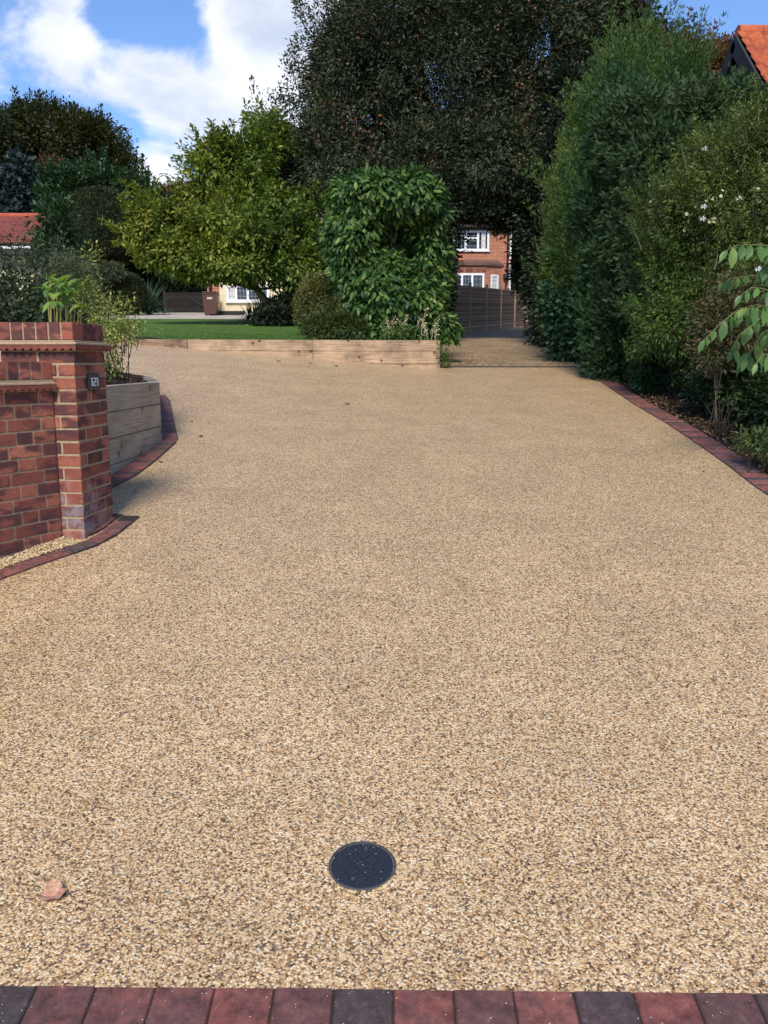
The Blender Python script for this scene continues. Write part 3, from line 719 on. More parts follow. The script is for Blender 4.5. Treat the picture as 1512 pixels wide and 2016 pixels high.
tmplv = np.array([(1, 0, 0), (0, 1, 0), (-1, 0, 0), (0, -1, 0), (0, 0, .7), (0, 0, -.7), (.6, .6, .35), (-.6, .6, .35), (.6, -.6, .35), (-.6, -.6, .35)], float)
tf = np.array([(4, 8, 0), (4, 0, 6), (4, 6, 1), (4, 1, 7), (4, 7, 2), (4, 2, 9), (4, 9, 3), (4, 3, 8), (0, 8, 3), (0, 1, 6), (2, 7, 1), (2, 3, 9)])
def pebbles(name, pts, size, mat, label):
    n = len(pts); ro = rng.uniform(0, 6.28, n); sx = size * rng.uniform(.6, 1.35, n); sy = sx * rng.uniform(.6, 1, n)
    v = tmplv[None] * np.stack([sx, sy, sx * .7], -1)[:, None]; c, s_ = np.cos(ro)[:, None], np.sin(ro)[:, None]
    w = np.stack([v[..., 0] * c - v[..., 1] * s_, v[..., 0] * s_ + v[..., 1] * c, v[..., 2]], -1) + np.asarray(pts)[:, None]
    me = fast_mesh(name, w.reshape(-1, 3), (tf[None] + (np.arange(n) * len(tmplv))[:, None, None]).reshape(-1, 3)); o = link(name, me, mat); o['kind'] = 'stuff'; o['label'] = label; return o
pts = []
for _ in range(5200):
    t = random.uniform(.12, 1); a, b = sp_(t); k = random.random() ** 1.0; p = a.lerp(b, k * 1.0)
    # leave out what would lie on the paver course
    pts.append((p.x, p.y, float(hd(p.x, p.y)) + .012 + random.uniform(0, .008)))
pebbles('loose_pebbles', pts, .0068, M['pebble'], 'strip of loose golden pebbles at the foot of the brick wall')

# ================================================================ timber planter
PB = G(319, 871); PA = G(221, 938); dAB = (PA - PB).xy.normalized(); PA2 = PB.xy + dAB * 2.3
PCn = G(300, 772).xy; dBC = (PCn - PB.xy).normalized(); PC2 = PB.xy + dBC * 3.4
topz = P(315, 752, PB.y).z
pl = thing('timber_planter', 'weathered raised planter of stacked timber sleepers behind the brick pillar', 'planter', (PB.x - .5, PB.y, .8))
def sleeper(name, a, b, zt, h, th, mat, parent, inward):
    a = Vector((a[0], a[1], 0)); b = Vector((b[0], b[1], 0)); ux = (b - a).normalized(); L_ = (b - a).length; n = Vector((-ux.y, ux.x, 0))
    if n.dot(Vector((inward[0], inward[1], 0))) < 0: n = -n
    mb = MB(); c = (a + b) / 2 + n * th / 2; mb.box((c.x, c.y, zt - h / 2), (L_, th, h), ch=.004, ux=ux, uy=UP.cross(ux), uz=UP); return mb.build(name, M[mat], parent)
for k in range(4):
    dz = topz - k * .203
    sleeper('sleeper', PA2, PB.xy, dz, .1975, .10, 'sleeper_grey', pl, (-1, 0))
    e1 = PB.xy + dBC * .0 + Vector((-.101, .0)); sleeper('sleeper', PB.xy + dBC * .004 + Vector((0, .002)), PC2, dz, .2, .10, 'sleeper_grey', pl, (-1, -1))
    e3 = PC2 + Vector((-2.2, .2)); sleeper('sleeper', PC2, e3, dz, .2, .10, 'sleeper_grey', pl, (0, -1))
mb = MB(); nx, ny = 36, 44; zz = {}
cor = [PA2 + Vector((-2.6, 0)), PA2 + Vector((-.05, 0)), PB.xy + Vector((-.05, 0)), PC2 + Vector((-.05, -.05)), PC2 + Vector((-2.2, 0))]
def soilh(x, y): return topz - .045 + .05 * math.sin(x * 3.1 + y * 2) * math.sin(y * 2.7) + .012 * math.sin(23 * x) * math.sin(19 * y + x * 5) + max(0, (-2.4 - x)) * .06
ys = np.linspace(PA2.y, PC2.y - .05, ny)
for j in range(ny - 1):
    for i in range(nx - 1):
        pts4 = []
        for (ii, jj) in ((i, j), (i + 1, j), (i + 1, j + 1), (i, j + 1)):
            y = ys[jj]
            xr = (PB.x + (PA2.x - PB.x) * (PB.y - y) / (PB.y - PA2.y) if y < PB.y else PB.x + (PC2.x - PB.x) * (y - PB.y) / (PC2.y - PB.y)) - .06
            xl = -5.4; x = xl + (xr - xl) * ii / (nx - 1); pts4.append((x, y, soilh(x, y)))
        mb.quad(*pts4)
so = mb.build('soil', M['soil'], pl)
# ================================================================ low timber wall before the lawn
tw = thing('timber_retaining_wall', 'low wall of long new softwood sleepers edging the lawn', 'wall', (-1.5, 14.0, 1.4))
def wx(u): # x on the wall line seen at pixel column u
    k = (u - 756) / F * .97; return k * (14.36 - .159 * .93) / (1 - .159 * k) if False else (k * (14.36 - .1479)) / (1 - .159 * k)
wdir = Vector((1, .159)).normalized()
def wpt(x): return Vector((x, wall_y(x)))
xs_ = [-12.5, -7.8, wx(120), wx(365), wx(614), .93]
for i in range(len(xs_) - 1):
    mt = 'sleeper_dark' if i in (2, 3) and i < 3 else 'sleeper_new'
    if i < 3: mt = 'sleeper_dark'
    sleeper('sleeper', wpt(xs_[i] + .002), wpt(xs_[i + 1] - .002), EYE + .345, .175, .1, mt, tw, (0, 1))
    sleeper('sleeper', wpt(xs_[i] + .002), wpt(xs_[i + 1] - .002), EYE + .345 - .179, .20, .098, 'sleeper_new', tw, (0, 1))
    sleeper('sleeper', wpt(xs_[i] + .002), wpt(xs_[i + 1] - .002), EYE + .345 - .384, .20, .1, 'sleeper_new', tw, (0, 1))

# ================================================================ buildings
def window(parent, c0, ux, w, z0, z1, cols, lights=None, pane='glass', fr=.07, gx_=3, gz_=3, trans=()):
    """white window: c0 = lower left corner on the outer wall face, ux = direction to the right; cols = relative widths; trans = {col: transom fractions}"""
    c0 = Vector(c0); ux = Vector(ux).normalized(); n = ux.cross(UP) ; out = n
    if out.y > 0: out = -out
    def bx(mb, x0, x1, za, zb, d0, d1): mb.box(c0 + ux * (x0 + x1) / 2 + out * (d0 + d1) / 2 + UP * ((za + zb) / 2 - c0.z), (x1 - x0, d1 - d0, zb - za), ux=ux, uy=UP.cross(ux), uz=UP)
    mb = MB(); bx(mb, 0, w, z1 - fr, z1, 0, .06); bx(mb, 0, w, z0, z0 + fr, .0, .06); bx(mb, 0, fr, z0 + fr, z1 - fr, 0, .06); bx(mb, w - fr, w, z0 + fr, z1 - fr, 0, .06)
    tot = sum(cols); x = 0; edges = [0]
    for c in cols: x += c / tot * w; edges.append(x)
    for e in edges[1:-1]: bx(mb, e - fr * .55, e + fr * .55, z0 + fr, z1 - fr, 0, .058)
    for k, tl in dict(trans).items():
        for t in tl: zt = z0 + (z1 - z0) * t; bx(mb, max(edges[k] + fr * .55, fr), min(edges[k + 1] - fr * .55, w - fr), zt - fr * .45, zt + fr * .45, 0, .056)
    win = mb.build('window', M['white'], parent)
    mb = MB(); bx(mb, -.05, w + .05, z0 - .05, z0 - .002, 0, .12); mb.build('sill', M['white'], win).location = (0, 0, 0)
    mb = MB(); bx(mb, fr * .5, w - fr * .5, z0 + fr * .5, z1 - fr * .5, .012, .02); mb.build('pane', M[pane], win)
    mb = MB()
    for k in range(len(cols)):
        a, b = edges[k], edges[k + 1]
        for i in range(1, gx_): q = a + (b - a) * i / gx_; bx(mb, q - .008, q + .008, z0 + fr, z1 - fr, .021, .026)
    nz_ = gz_ * 2 if (z1 - z0) > 1.3 else gz_ + 1
    for i in range(1, nz_): q = z0 + (z1 - z0) * i / nz_; bx(mb, fr, w - fr, q - .008, q + .008, .027, .031)
    mb.build('leading', M['lead'], win)
    return win
def pantiles(name, o0, across, down, W, Ld, mat, parent, pitch=.28, row=.33, amp=.045, step=.03, sub=8):
    o0 = Vector(o0); across = Vector(across).normalized(); down = Vector(down).normalized(); n = across.cross(down)
    if n.z < 0: n = -n
    nu = int(W / pitch * sub); rows = int(Ld / row); U = np.linspace(0, W, nu + 1); V = []; Hh = []
    for r_ in range(rows):
        for t, h in ((0.0, 0.0), (.97, step), (.999, 0.0)): V.append((r_ + t) * row); Hh.append(h)
    V = np.array(V); Hh = np.array(Hh); u, v = np.meshgrid(U, V); ph = u / pitch
    h = amp * (.5 + .5 * np.sin(ph * 2 * np.pi)) ** .8 + Hh[:, None] + .006 * nz(np.stack([np.floor(ph), np.floor(v / row), 0 * v], -1) * 3.3, 5)
    p = np.array(o0) + u[..., None] * np.array(across) + v[..., None] * np.array(down) + h[..., None] * np.array(n)
    nu1 = nu + 1; i, j = np.meshgrid(np.arange(nu), np.arange(len(V) - 1)); a = (j * nu1 + i).ravel()
    me = fast_mesh(name, p.reshape(-1, 3), np.stack([a, a + 1, a + 1 + nu1, a + nu1], -1)); me.polygons.foreach_set('use_smooth', np.ones(len(me.polygons), bool))
    o = link(name, me, mat, parent); return o
def m_tiles(name, cols):
    s = NT(name); co = s.coord(); v = s.vor(co, 2.9); rc = s.N.new('ShaderNodeSeparateColor'); s.L.new(v.outputs['Color'], rc.inputs[0])
    c = s.ramp(rc.outputs[0], [(i / (len(cols) - 1), q) for i, q in enumerate(cols)]); n = s.noise(co, 12, 5, .7)
    c = s.mix(1, c, s.ramp(n, [(.3, .72), (.7, 1.2)]), 'MULTIPLY'); return s.set(c, .8, s.bump(n, .3, .01), spec=.2)
M['pantile_old'] = m_tiles('aged_red_pantile', [(.17, .050, .042), (.22, .062, .048), (.19, .058, .054)])
M['pantile_new'] = m_tiles('orange_red_pantile', [(.42, .10, .045), (.50, .13, .055), (.36, .085, .045)])
# ---- brick house up the track
HY = 50.0
xl, xr = P(800, 500, HY).x, P(1003, 500, HY).x; gz = 3.2; ez = P(940, 449, HY).z
bh = thing('brick_house', 'red brick house with white leaded bay window seen beyond the wattle fence', 'house', ((xl + xr) / 2, HY, gz))
mb = MB(); mb.box(((xl + xr) / 2, HY + 4, (gz + ez) / 2), (xr - xl, 8, ez - gz)); mb.build('wall', M['housebrick'], bh)
# bay
bxr, bxs = P(956, 560, HY - .7).x, P(988, 560, HY).x; bt = P(940, 523, HY - .7).z
mb = MB(); yb = HY - .7
fp = [(xl + .5, HY - .002), (xl + .9, yb), (bxr, yb), (bxs, HY - .002)]
for i in range(3):
    (x0, y0), (x1, y1) = fp[i], fp[i + 1]; mb.quad((x0, y0, gz), (x1, y1, gz), (x1, y1, bt), (x0, y0, bt))
mb.quad(*[(x, y, bt) for x, y in fp]); mb.build('bay_wall', M['housebrick'], bh)
mb = MB()
fo = [(xl + .4, HY - .004), (xl + .8, yb - .12), (bxr + .06, yb - .12), (bxs + .1, HY - .004)]
for i in range(3):
    (x0, y0), (x1, y1) = fo[i], fo[i + 1]; mb.quad((x0, y0, bt + .004), (x1, y1, bt + .004), (x1, y1, bt + .13), (x0, y0, bt + .13))
for z in (bt + .004, ): mb.quad(*[(x, y, z) for x, y in fo][::-1])
i_ = [(xl + .7, HY - .004), (xl + 1, HY - .005), (bxr - .3, HY - .005), (bxs - .3, HY - .004)]
for i in range(3): mb.quad((*fo[i], bt + .13), (*fo[i + 1], bt + .13), (*i_[i + 1], bt + .38), (*i_[i], bt + .38))
mb.build('bay_roof', M['roofdark'], bh)
def soldier(parent, x0, x1, z0, z1, y, ux=(1, 0, 0), o=None):
    ux = Vector(ux).normalized(); mb = MB(); n = int((x1 - x0) / .075)
    out = ux.cross(UP); out = -out if out.y > 0 else out; o = Vector(o) if o is not None else Vector((0, y, 0))
    for i in range(n): c = o + ux * (x0 + (i + .5) * (x1 - x0) / n) + out * .012; mb.box((c.x, c.y, (z0 + z1) / 2), (.062, .02, z1 - z0), ux=ux, uy=UP.cross(ux), uz=UP)
    return mb.build('soldier_course', M['brick'], parent)
w1x0, w1x1 = P(868, 470, HY).x, P(963, 470, HY).x
window(bh, (w1x0, HY, 0), (1, 0, 0), w1x1 - w1x0, P(930, 494, HY).z, P(930, 454, HY).z, (1, 1, 1, .9), trans={2: (.62,), 0: (.62,)}, fr=.11)
g0, g1 = P(862, 560, yb).x, P(953, 560, yb).x
window(bh, (g0, yb, 0), (1, 0, 0), g1 - g0, P(930, 605, yb).z, P(930, 538, yb).z, (1, 1, .85, 1), trans={0: (.55,), 1: (.55,), 2: (.55,), 3: (.55,)}, fr=.11)
sd_ = Vector((bxs - bxr, HY - yb, 0)); sl_ = sd_.length; sd_.normalize()
window(bh, Vector((bxr, yb, 0)) + sd_ * sl_ * .30, sd_, sl_ * .45, P(972, 605, HY).z, P(972, 541, HY - .4).z, (1,), trans={0: (.45,)}, pane='curtain', fr=.09)
soldier(bh, g0 - .1, g1 + .1, P(930, 536, yb).z, P(930, 529, yb).z + .02, yb)
cz0, cz1 = P(930, 491, HY).z, P(930, 457, HY).z
mb = MB(); mb.box((w1x1 - .32, HY - .0235, (cz0 + cz1) / 2), (.25, .004, cz1 - cz0)); mb.build('curtain', M['curtain'], bh)
mb = MB(); px = P(998, 540, HY).x
mb.tube([(px, HY - .08, ez - .1), (px, HY - .08, P(0, 540, HY).z)], .05, 8); mb.box((px - .06, HY - .12, P(0, 541, HY).z - .1), (.32, .22, .28), ch=.03); mb.tube([(px - .06, HY - .1, P(0, 541, HY).z - .2), (px - .06, HY - .1, gz)], .05, 8)
mb.build('downpipe', M['black'], bh)
mb = MB(); mb.box((xr + .05, HY - .03, (gz + ez) / 2), (.1, .1, ez - gz)); mb.build('corner_board', M['white'], bh)
mb = MB(); mb.tube([(xl - .3, HY - .32, ez + .02), (xr + .35, HY - .32, ez + .02)], .075, 8); mb.box(((xl + xr) / 2, HY - .14, ez + .03), (xr - xl + .4, .24, .10)); mb.build('gutter', M['black'], bh)
ry = HY + 4; rz = ez + 3.2
mb = MB(); mb.quad((xl - .4, HY - .38, ez + .08), (xr + .4, HY - .38, ez + .08), (xr - 2.0, ry, rz), (xl + 1.0, ry, rz)); mb.quad((xr + .4, HY - .38, ez + .08), (xr + .4, HY + 8.3, ez + .08), (xr - 2.0, ry, rz))
mb.quad((xr + .4, HY + 8.3, ez + .08), (xl - .4, HY + 8.3, ez + .08), (xl + 1.0, ry, rz), (xr - 2.0, ry, rz)); mb.quad((xl - .4, HY + 8.3, ez + .08), (xl - .4, HY - .38, ez + .08), (xl + 1, ry, rz))
mb.build('roof', m_brick_tex('plain_roof_tile', (.20, .11, .09), (.13, .08, .07), (.05, .035, .03), .17, .11, .008), bh)
# ---- cream house behind the magnolia
CY = 38.0
cx0, cx1 = P(433, 600, CY).x, P(655, 600, CY).x; cg = float(hl(0, CY)); cez = P(480, 395, CY).z
ch = thing('cream_house', 'cream rendered house with white leaded window behind the magnolia', 'house', ((cx0 + cx1) / 2, CY, cg))
mb = MB(); mb.box(((cx0 + cx1) / 2, CY + 3.5, (cg - .3 + cez) / 2), (cx1 - cx0, 7, cez - cg + .3)); mb.build('wall', M['render'], ch)
mb = MB(); bx0 = P(409, 600, CY + .3).x; mb.box(((bx0 + cx0) / 2 - .003, CY + 3.6, (cg - .3 + cez) / 2), (cx0 - bx0, 6.6, cez - cg + .3)); mb.build('brick_wing', M['housebrick'], ch)
mb = MB(); mb.box(((cx0 + P(482, 620, CY).x) / 2, CY - .025, cg + .02), (P(482, 620, CY).x - cx0, .05, .32)); mb.build('plinth', M['black'], ch)
mb = MB(); mb.box(((P(484, 620, CY).x + P(520, 620, CY).x) / 2, CY - .15, cg + .02), (P(520, 620, CY).x - P(484, 620, CY).x, .3, .3)); mb.build('step', M['render'], ch)
window(ch, (P(447, 590, CY).x, CY, 0), (1, 0, 0), P(530, 590, CY).x - P(447, 590, CY).x, P(460, 594, CY).z, P(460, 562, CY).z, (.8, 1, 1, .8), fr=.09, gx_=3, gz_=2)
window(ch, (P(447, 590, CY).x, CY, 0), (1, 0, 0), P(520, 590, CY).x - P(447, 590, CY).x, P(460, 484, CY).z, P(460, 446, CY).z, (1, 1, 1), fr=.09)
mb = MB(); mb.box((P(456, 580, CY).x, CY - .0235, P(0, 578, CY).z), (.28, .004, .58)); mb.build('curtain', M['curtain'], ch)
mb = MB(); dx = P(413, 600, CY).x; mb.tube([(dx, CY + .2, cez), (dx, CY + .2, cg)], .06, 8); mb.build('downpipe', M['black'], ch)
mb = MB(); mb.quad((bx0 - .3, CY - .3, cez), (cx1 + .3, CY - .3, cez), (cx1 - 1, CY + 3.5, cez + 2.2), (bx0 + 2, CY + 3.5, cez + 2.2)); mb.quad((bx0 - .3, CY - .3, cez), (bx0 + 2, CY + 3.5, cez + 2.2), (bx0 - .3, CY + 7, cez))
mb.quad((bx0 - .3, CY + 7, cez), (bx0 + 2, CY + 3.5, cez + 2.2), (cx1 - 1, CY + 3.5, cez + 2.2), (cx1 + .3, CY + 7, cez)); mb.quad((cx1 + .3, CY - .3, cez), (cx1 + .3, CY + 7, cez), (cx1 - 1, CY + 3.5, cez + 2.2)); mb.build('roof', M['roofdark'], ch)
# ---- garage at the far left
GY = 36.0
gx1 = P(84, 480, GY).x; ge = P(60, 487, GY).z; gr = P(60, 426, GY + 2.6); gg = float(hl(0, GY))
ga = thing('garage', 'cream outbuilding with red pantiled roof at the left edge behind shrubs', 'garage', (gx1 - 4, GY + 2.5, gg))
mb = MB(); mb.box((gx1 - 4.1 + .9, GY + 2.9, (gg - .3 + ge - .25) / 2), (8.4, 5.0, ge - .25 - gg + .3)); mb.build('wall', M['render'], ga)
dn_ = Vector((0, -2.6 - .15, ge - gr.z)); pantiles('roof', (gx1 - 8.4, GY + 2.6, gr.z), (1, 0, 0), dn_, 8.4, dn_.length, M['pantile_old'], ga, pitch=.27, row=.32, sub=6, amp=.05)
dn2 = Vector((0, 2.75, ge - gr.z)) * .45; pantiles('roof', (gx1 - 8.4, GY + 2.6, gr.z), (1, 0, 0), dn2, 8.4, dn2.length, M['pantile_old'], ga, pitch=.27, row=.32, sub=6, amp=.05)
mb = MB()
for i in range(19): mb.tube([(gx1 - 8.4 + i * .445, GY + 2.6, gr.z + .01), (gx1 - 8.4 + i * .445 + .44, GY + 2.6, gr.z + .01)], .13, 10)
mb.build('ridge_tiles', M['rooftile'], ga)
mb = MB(); mb.tube([(gx1 - 8.6, GY - .22, ge - .04), (gx1 + .25, GY - .22, ge - .04)], .06, 8); mb.build('gutter', M['white'], ga)
mb = MB(); mb.box((gx1 - 4.1 + .9, GY - .02 + .1, ge - .2), (8.5, .55, .2)); mb.build('fascia', M['barge'], ga)
mb = MB(); mb.quad((gx1 - .05, GY + .1, ge - .2), (gx1 - .05, GY + 3.4, ge + .2), (gx1 - .05, GY + 2.6, gr.z - .05)); mb.build('gable', M['render'], ga)
# ---- neighbouring house at the upper right
NY = 18.0
ap = P(1449, 80, NY); nh = thing('neighbour_house', 'neighbouring brick house with orange pantiles and grey bargeboards above the right hedge', 'house', (ap.x + 4, NY, 1.8))
sl = Vector((0, -1, -.92)).normalized(); LS = 6.0
pantiles('roof', ap + Vector((-.02, -.05, .10)), (1, 0, 0), sl, 9, LS, M['pantile_new'], nh, pitch=.30, row=.34, amp=.075, step=.035, sub=12)
pantiles('roof', ap + Vector((-.02, .05, .10)), (1, 0, 0), (0, 1, -.92), 9, LS, M['pantile_new'], nh, pitch=.30, row=.34, amp=.075, step=.035, sub=8)
mb = MB()
for i in range(20): mb.tube([(ap.x + .02 + i * .455, NY, ap.z + .13), (ap.x + .02 + i * .455 + .45, NY, ap.z + .13)], .15, 12)
mb.build('ridge_tiles', M['pantile_new'], nh)
for s_ in (-1, 1):
    mb = MB(); d = Vector((0, s_, -.92)).normalized(); nn = Vector((1, 0, 0)).cross(d); nn = -nn if nn.z < 0 else nn
    mb.box(ap + d * LS / 2 + nn * (-.045) + Vector((-.03, 0, 0)), (.05, LS, .30), ux=(1, 0, 0), uy=d, uz=Vector((1, 0, 0)).cross(d)); mb.build('bargeboard', M['barge'], nh)
    mb = MB(); mb.box(ap + d * LS / 2 + nn * (-.10) + Vector((.25, 0, 0)), (.50, LS, .04), ux=(1, 0, 0), uy=d, uz=Vector((1, 0, 0)).cross(d)); mb.build('soffit', M['darktimber'], nh)
mb = MB(); gxx = ap.x + .5; he = LS * .66
zb_ = ap.z - .12 - he * .92
mb.quad((gxx, NY - he, zb_), (gxx, NY, ap.z - .12), (gxx, NY + he, zb_)); mb.quad((gxx, NY - he, 1.0), (gxx, NY - he, zb_), (gxx, NY + he, zb_), (gxx, NY + he, 1.0))
mb.quad((gxx, NY - he, 1.0), (gxx + 8, NY - he, 1.0), (gxx + 8, NY - he, zb_), (gxx, NY - he, zb_)); mb.quad((gxx, NY + he, 1.0), (gxx, NY + he, zb_), (gxx + 8, NY + he, zb_), (gxx + 8, NY + he, 1.0)); mb.quad((gxx + 8, NY - he, 1), (gxx + 8, NY + he, 1), (gxx + 8, NY + he, zb_), (gxx + 8, NY - he, zb_))
mb.build('wall', m_brick_tex('soft_pink_brick', (.36, .15, .12), (.28, .11, .09), (.33, .20, .16)), nh)

# ================================================================ fence, gate, bin
fa, fb = G(880, 659), G(1045, 640)
fe = thing('wattle_fence', 'brown woven wattle fence with pale posts in front of the brick house', 'fence', tuple((fa + fb) / 2))
s = NT('woven_wattle'); wn_ = s.noise(s.coord('UV', (3, 14, 1)), 3, 4, .6)
M['wattle'] = s.set(s.mix(.7, s.ramp(s.island(), [(0, (.16, .09, .058)), (.5, (.34, .20, .13)), (1, (.50, .32, .21))]), s.ramp(wn_, [(.3, .55), (.7, 1.4)]), 'MULTIPLY'), .9, spec=.1)
M['post'] = m_timber('pale_fence_post', (.50, .35, .20), (.30, .19, .11))
fu = [880, 917, 948, 975, 1001, 1024, 1045]
fpts = []
for u in fu:
    t = (u - 880) / 165; lo, hi = 0, 1
    for _ in range(30):
        m_ = (lo + hi) / 2; q = fa.lerp(fb, m_); uu = 756 + q.x / (q.y) * F / 1.02
        if uu < u: lo = m_
        else: hi = m_
    q = fa.lerp(fb, lo); fpts.append(Vector((q.x, q.y, float(hd(q.x, q.y)))))
for i, q in enumerate(fpts):
    mb = MB(); mb.box((q.x, q.y - .07, q.z + .92), (.11, .085, 1.98), ch=.008); mb.build('post', M['post'], fe)
    if i:
        p = fpts[i - 1]; d = (q - p); ux = Vector((d.x, d.y, 0)).normalized(); nn = 26
        mb = MB()
        for r_ in range(36):       # withies weaving in and out
            z0 = .04 + r_ * .049; L_ = Vector((d.x, d.y, 0)).length; pts_ = []
            for k in range(nn + 1):
                t = k / nn; c = p.lerp(q, t); w_ = math.sin(t * L_ / .3 * math.pi + (r_ % 2) * math.pi) * .022; pts_.append((c.x - ux.y * w_, c.y + ux.x * w_, c.z + z0 + .006 * math.sin(k * 1.7 + r_)))
            mb.tube(pts_[::2], .0265, 4, False)
        mb.build('panel', M['wattle'], fe)
# dark picket gate
gpa, gpb = P(328, 617, 44.0), P(407, 620, 43.6)
gt = thing('picket_gate', 'dark stained timber picket gate with diagonal braces beside the brown bin', 'gate', ((gpa.x + gpb.x) / 2, 43.8, float(hl(0, 44))))
z0 = float(hl(0, 44)); z1 = P(370, 576, 44).z; mb = MB(); n = 30
for i in range(n):
    x = gpa.x + (gpb.x - gpa.x) * (i + .5) / n; mb.box((x, 43.9, (z0 + z1) / 2 + .02), (.045, .02, z1 - z0 - .02), ch=.004)
mb.build('pickets', M['darktimber'], gt)
for zq in (z0 + .2, z1 - .22): mb = MB(); mb.box(((gpa.x + gpb.x) / 2, 43.93, zq), (gpb.x - gpa.x, .04, .09)); mb.build('rail', M['darktimber'], gt)
mb = MB(); a = Vector((gpb.x, 43.86, z0 + .2)); b = Vector((gpa.x + (gpb.x - gpa.x) * .5, 43.86, z1 - .15)); d = (b - a); mb.box((a + b) / 2, (d.length, .03, .10), ux=d.normalized(), uy=(0, 1, 0), uz=d.normalized().cross(Vector((0, 1, 0)))); mb.build('brace', M['darktimber'], gt)
for x in (gpa.x - .05, gpb.x + .05): mb = MB(); mb.box((x, 43.95, (z0 + z1) / 2 + .03), (.12, .12, z1 - z0 + .12), ch=.01); mb.build('post', M['darktimber'], gt)
# brown wheelie bin
BY = 37.3; bc = P(416, 624, BY); bz = float(hl(0, BY)); bn = thing('wheelie_bin', 'brown wheelie bin with pale label standing by the cream house', 'bin', (bc.x, BY, bz))
mb = MB(); a, b, h = .235, .285, .92; V = []
for z, k in ((.05, a), (h, b)):
    for i, j in ((-1, -1), (1, -1), (1, 1), (-1, 1)): V.append((bc.x + i * k, BY + j * k * 1.15, bz + z))
mb.quad(V[3], V[2], V[1], V[0])
for i in range(4): mb.quad(V[i], V[(i + 1) % 4], V[4 + (i + 1) % 4], V[4 + i])
mb.box((bc.x, BY, bz + h - .03), (.62, .70, .05), ch=.01); mb.build('body', M['binbrown'], bn)
mb = MB(); mb.box((bc.x, BY, bz + h + .03), (.61, .70, .06), ch=.02); mb.tube([(bc.x - .25, BY + .38, bz + h), (bc.x + .25, BY + .38, bz + h)], .02, 8); mb.build('lid', M['binbrown'], bn)
for s_ in (-1, 1): mb = MB(); mb.tube([(bc.x + s_ * .24, BY + .28, bz + .1), (bc.x + s_ * .29, BY + .28, bz + .1)], .1, 14); mb.build('wheel', M['black'], bn)
mb = MB(); mb.box((bc.x + .02, BY - .327, bz + .70), (.22, .01, .09), ux=(1, 0, 0)); mb.build('label_plate', plain('pale_bin_label', (.45, .40, .37), .6, .2, 30), bn)

# ================================================================ inspection cover and litter
ic = G(713, 1708); rad = (G(780, 1708) - G(647, 1708)).length / 2
cv = thing('inspection_cover', 'round black plastic inspection cover set in the driveway', 'manhole cover', tuple(ic))
du_ = Vector((1, 0, 0)); dv_ = Vector((0, 1, float(hd(0, ic.y + .1) - hd(0, ic.y - .1)) / .2)).normalized(); dn3 = du_.cross(dv_)
mb = MB(); nseg = 64; rr = random.Random(5)
def cp(r, a, z): return ic + du_ * (r * math.cos(a)) + dv_ * (r * math.sin(a)) + dn3 * z
prof = [(rad * 1.0, -.01), (rad * 1.0, .002), (rad * .985, .0045), (rad * .945, .0045), (rad * .935, .0005), (rad * .925, -.006)]
wob = [1 + .012 * math.sin(3 * k * 2 * math.pi / nseg + 1) + .006 * rr.uniform(-1, 1) for k in range(nseg)]
for i in range(len(prof) - 1):
    for k in range(nseg):
        a, b = 2 * math.pi * k / nseg, 2 * math.pi * (k + 1) / nseg; k2 = (k + 1) % nseg
        w0, w1 = (wob[k], wob[k2]) if i < 3 else (1, 1); w2, w3 = (wob[k], wob[k2]) if i + 1 < 3 else (1, 1)
        mb.quad(cp(prof[i][0] * w0, a, prof[i][1]), cp(prof[i][0] * w1, b, prof[i][1]), cp(prof[i + 1][0] * w3, b, prof[i + 1][1]), cp(prof[i + 1][0] * w2, a, prof[i + 1][1]))
M['coverframe'] = plain('grey_plastic_frame', (.055, .060, .068), .55, .3, 60, .3)
mb.build('frame', M['coverframe'], cv)
def m_cover():
    s = NT('black_cover_plastic'); co = s.coord(); n = s.noise(co, 260, 3, .7); v = s.vor(co, 130); sep = s.N.new('ShaderNodeSeparateColor'); s.L.new(v.outputs['Color'], sep.inputs[0])
    dot = s.math('MULTIPLY', s.math('LESS_THAN', v.outputs['Distance'], .20), s.math('GREATER_THAN', sep.outputs[0], .86))
    c = s.mix(s.math('MULTIPLY', dot, .8), s.ramp(n, [(.3, (.011, .013, .019)), (.7, (.026, .030, .042))]), (.5, .48, .42))
    return s.set(c, .55, s.bump(n, .4, .002), spec=.45)
mb = MB(); RR = rad * .925
mb.f.append(tuple(range(len(mb.v), len(mb.v) + nseg))); mb.v += [tuple(cp(RR, 2 * math.pi * k / nseg, .0005)) for k in range(nseg)]
stp = .036; ro_ = R(38)
for i in range(-8, 9):
    for j in range(-8, 9):
        x, y = i * stp, j * stp; X = x * math.cos(ro_) - y * math.sin(ro_) * 1.0; Y = x * math.sin(ro_) + y * math.cos(ro_)
        if math.hypot(X, Y) > RR - .017: continue
        c = ic + du_ * X + dv_ * Y + dn3 * .002; ux = du_ * math.cos(ro_) + dv_ * math.sin(ro_); mb.box(c, (.030, .030, .0045), ch=.0018, ux=ux, uy=dn3.cross(ux), uz=dn3)
mb.build('lid', m_cover(), cv)
for (x, y) in ((rad * .1, rad * .62), (-rad * .25, -rad * .6)):
    mb = MB(); c = ic + du_ * x + dv_ * y + dn3 * .006; mb.tube([c - dn3 * .004, c + dn3 * .0015], .006, 12); mb.build('screw', M['coverframe'], cv)
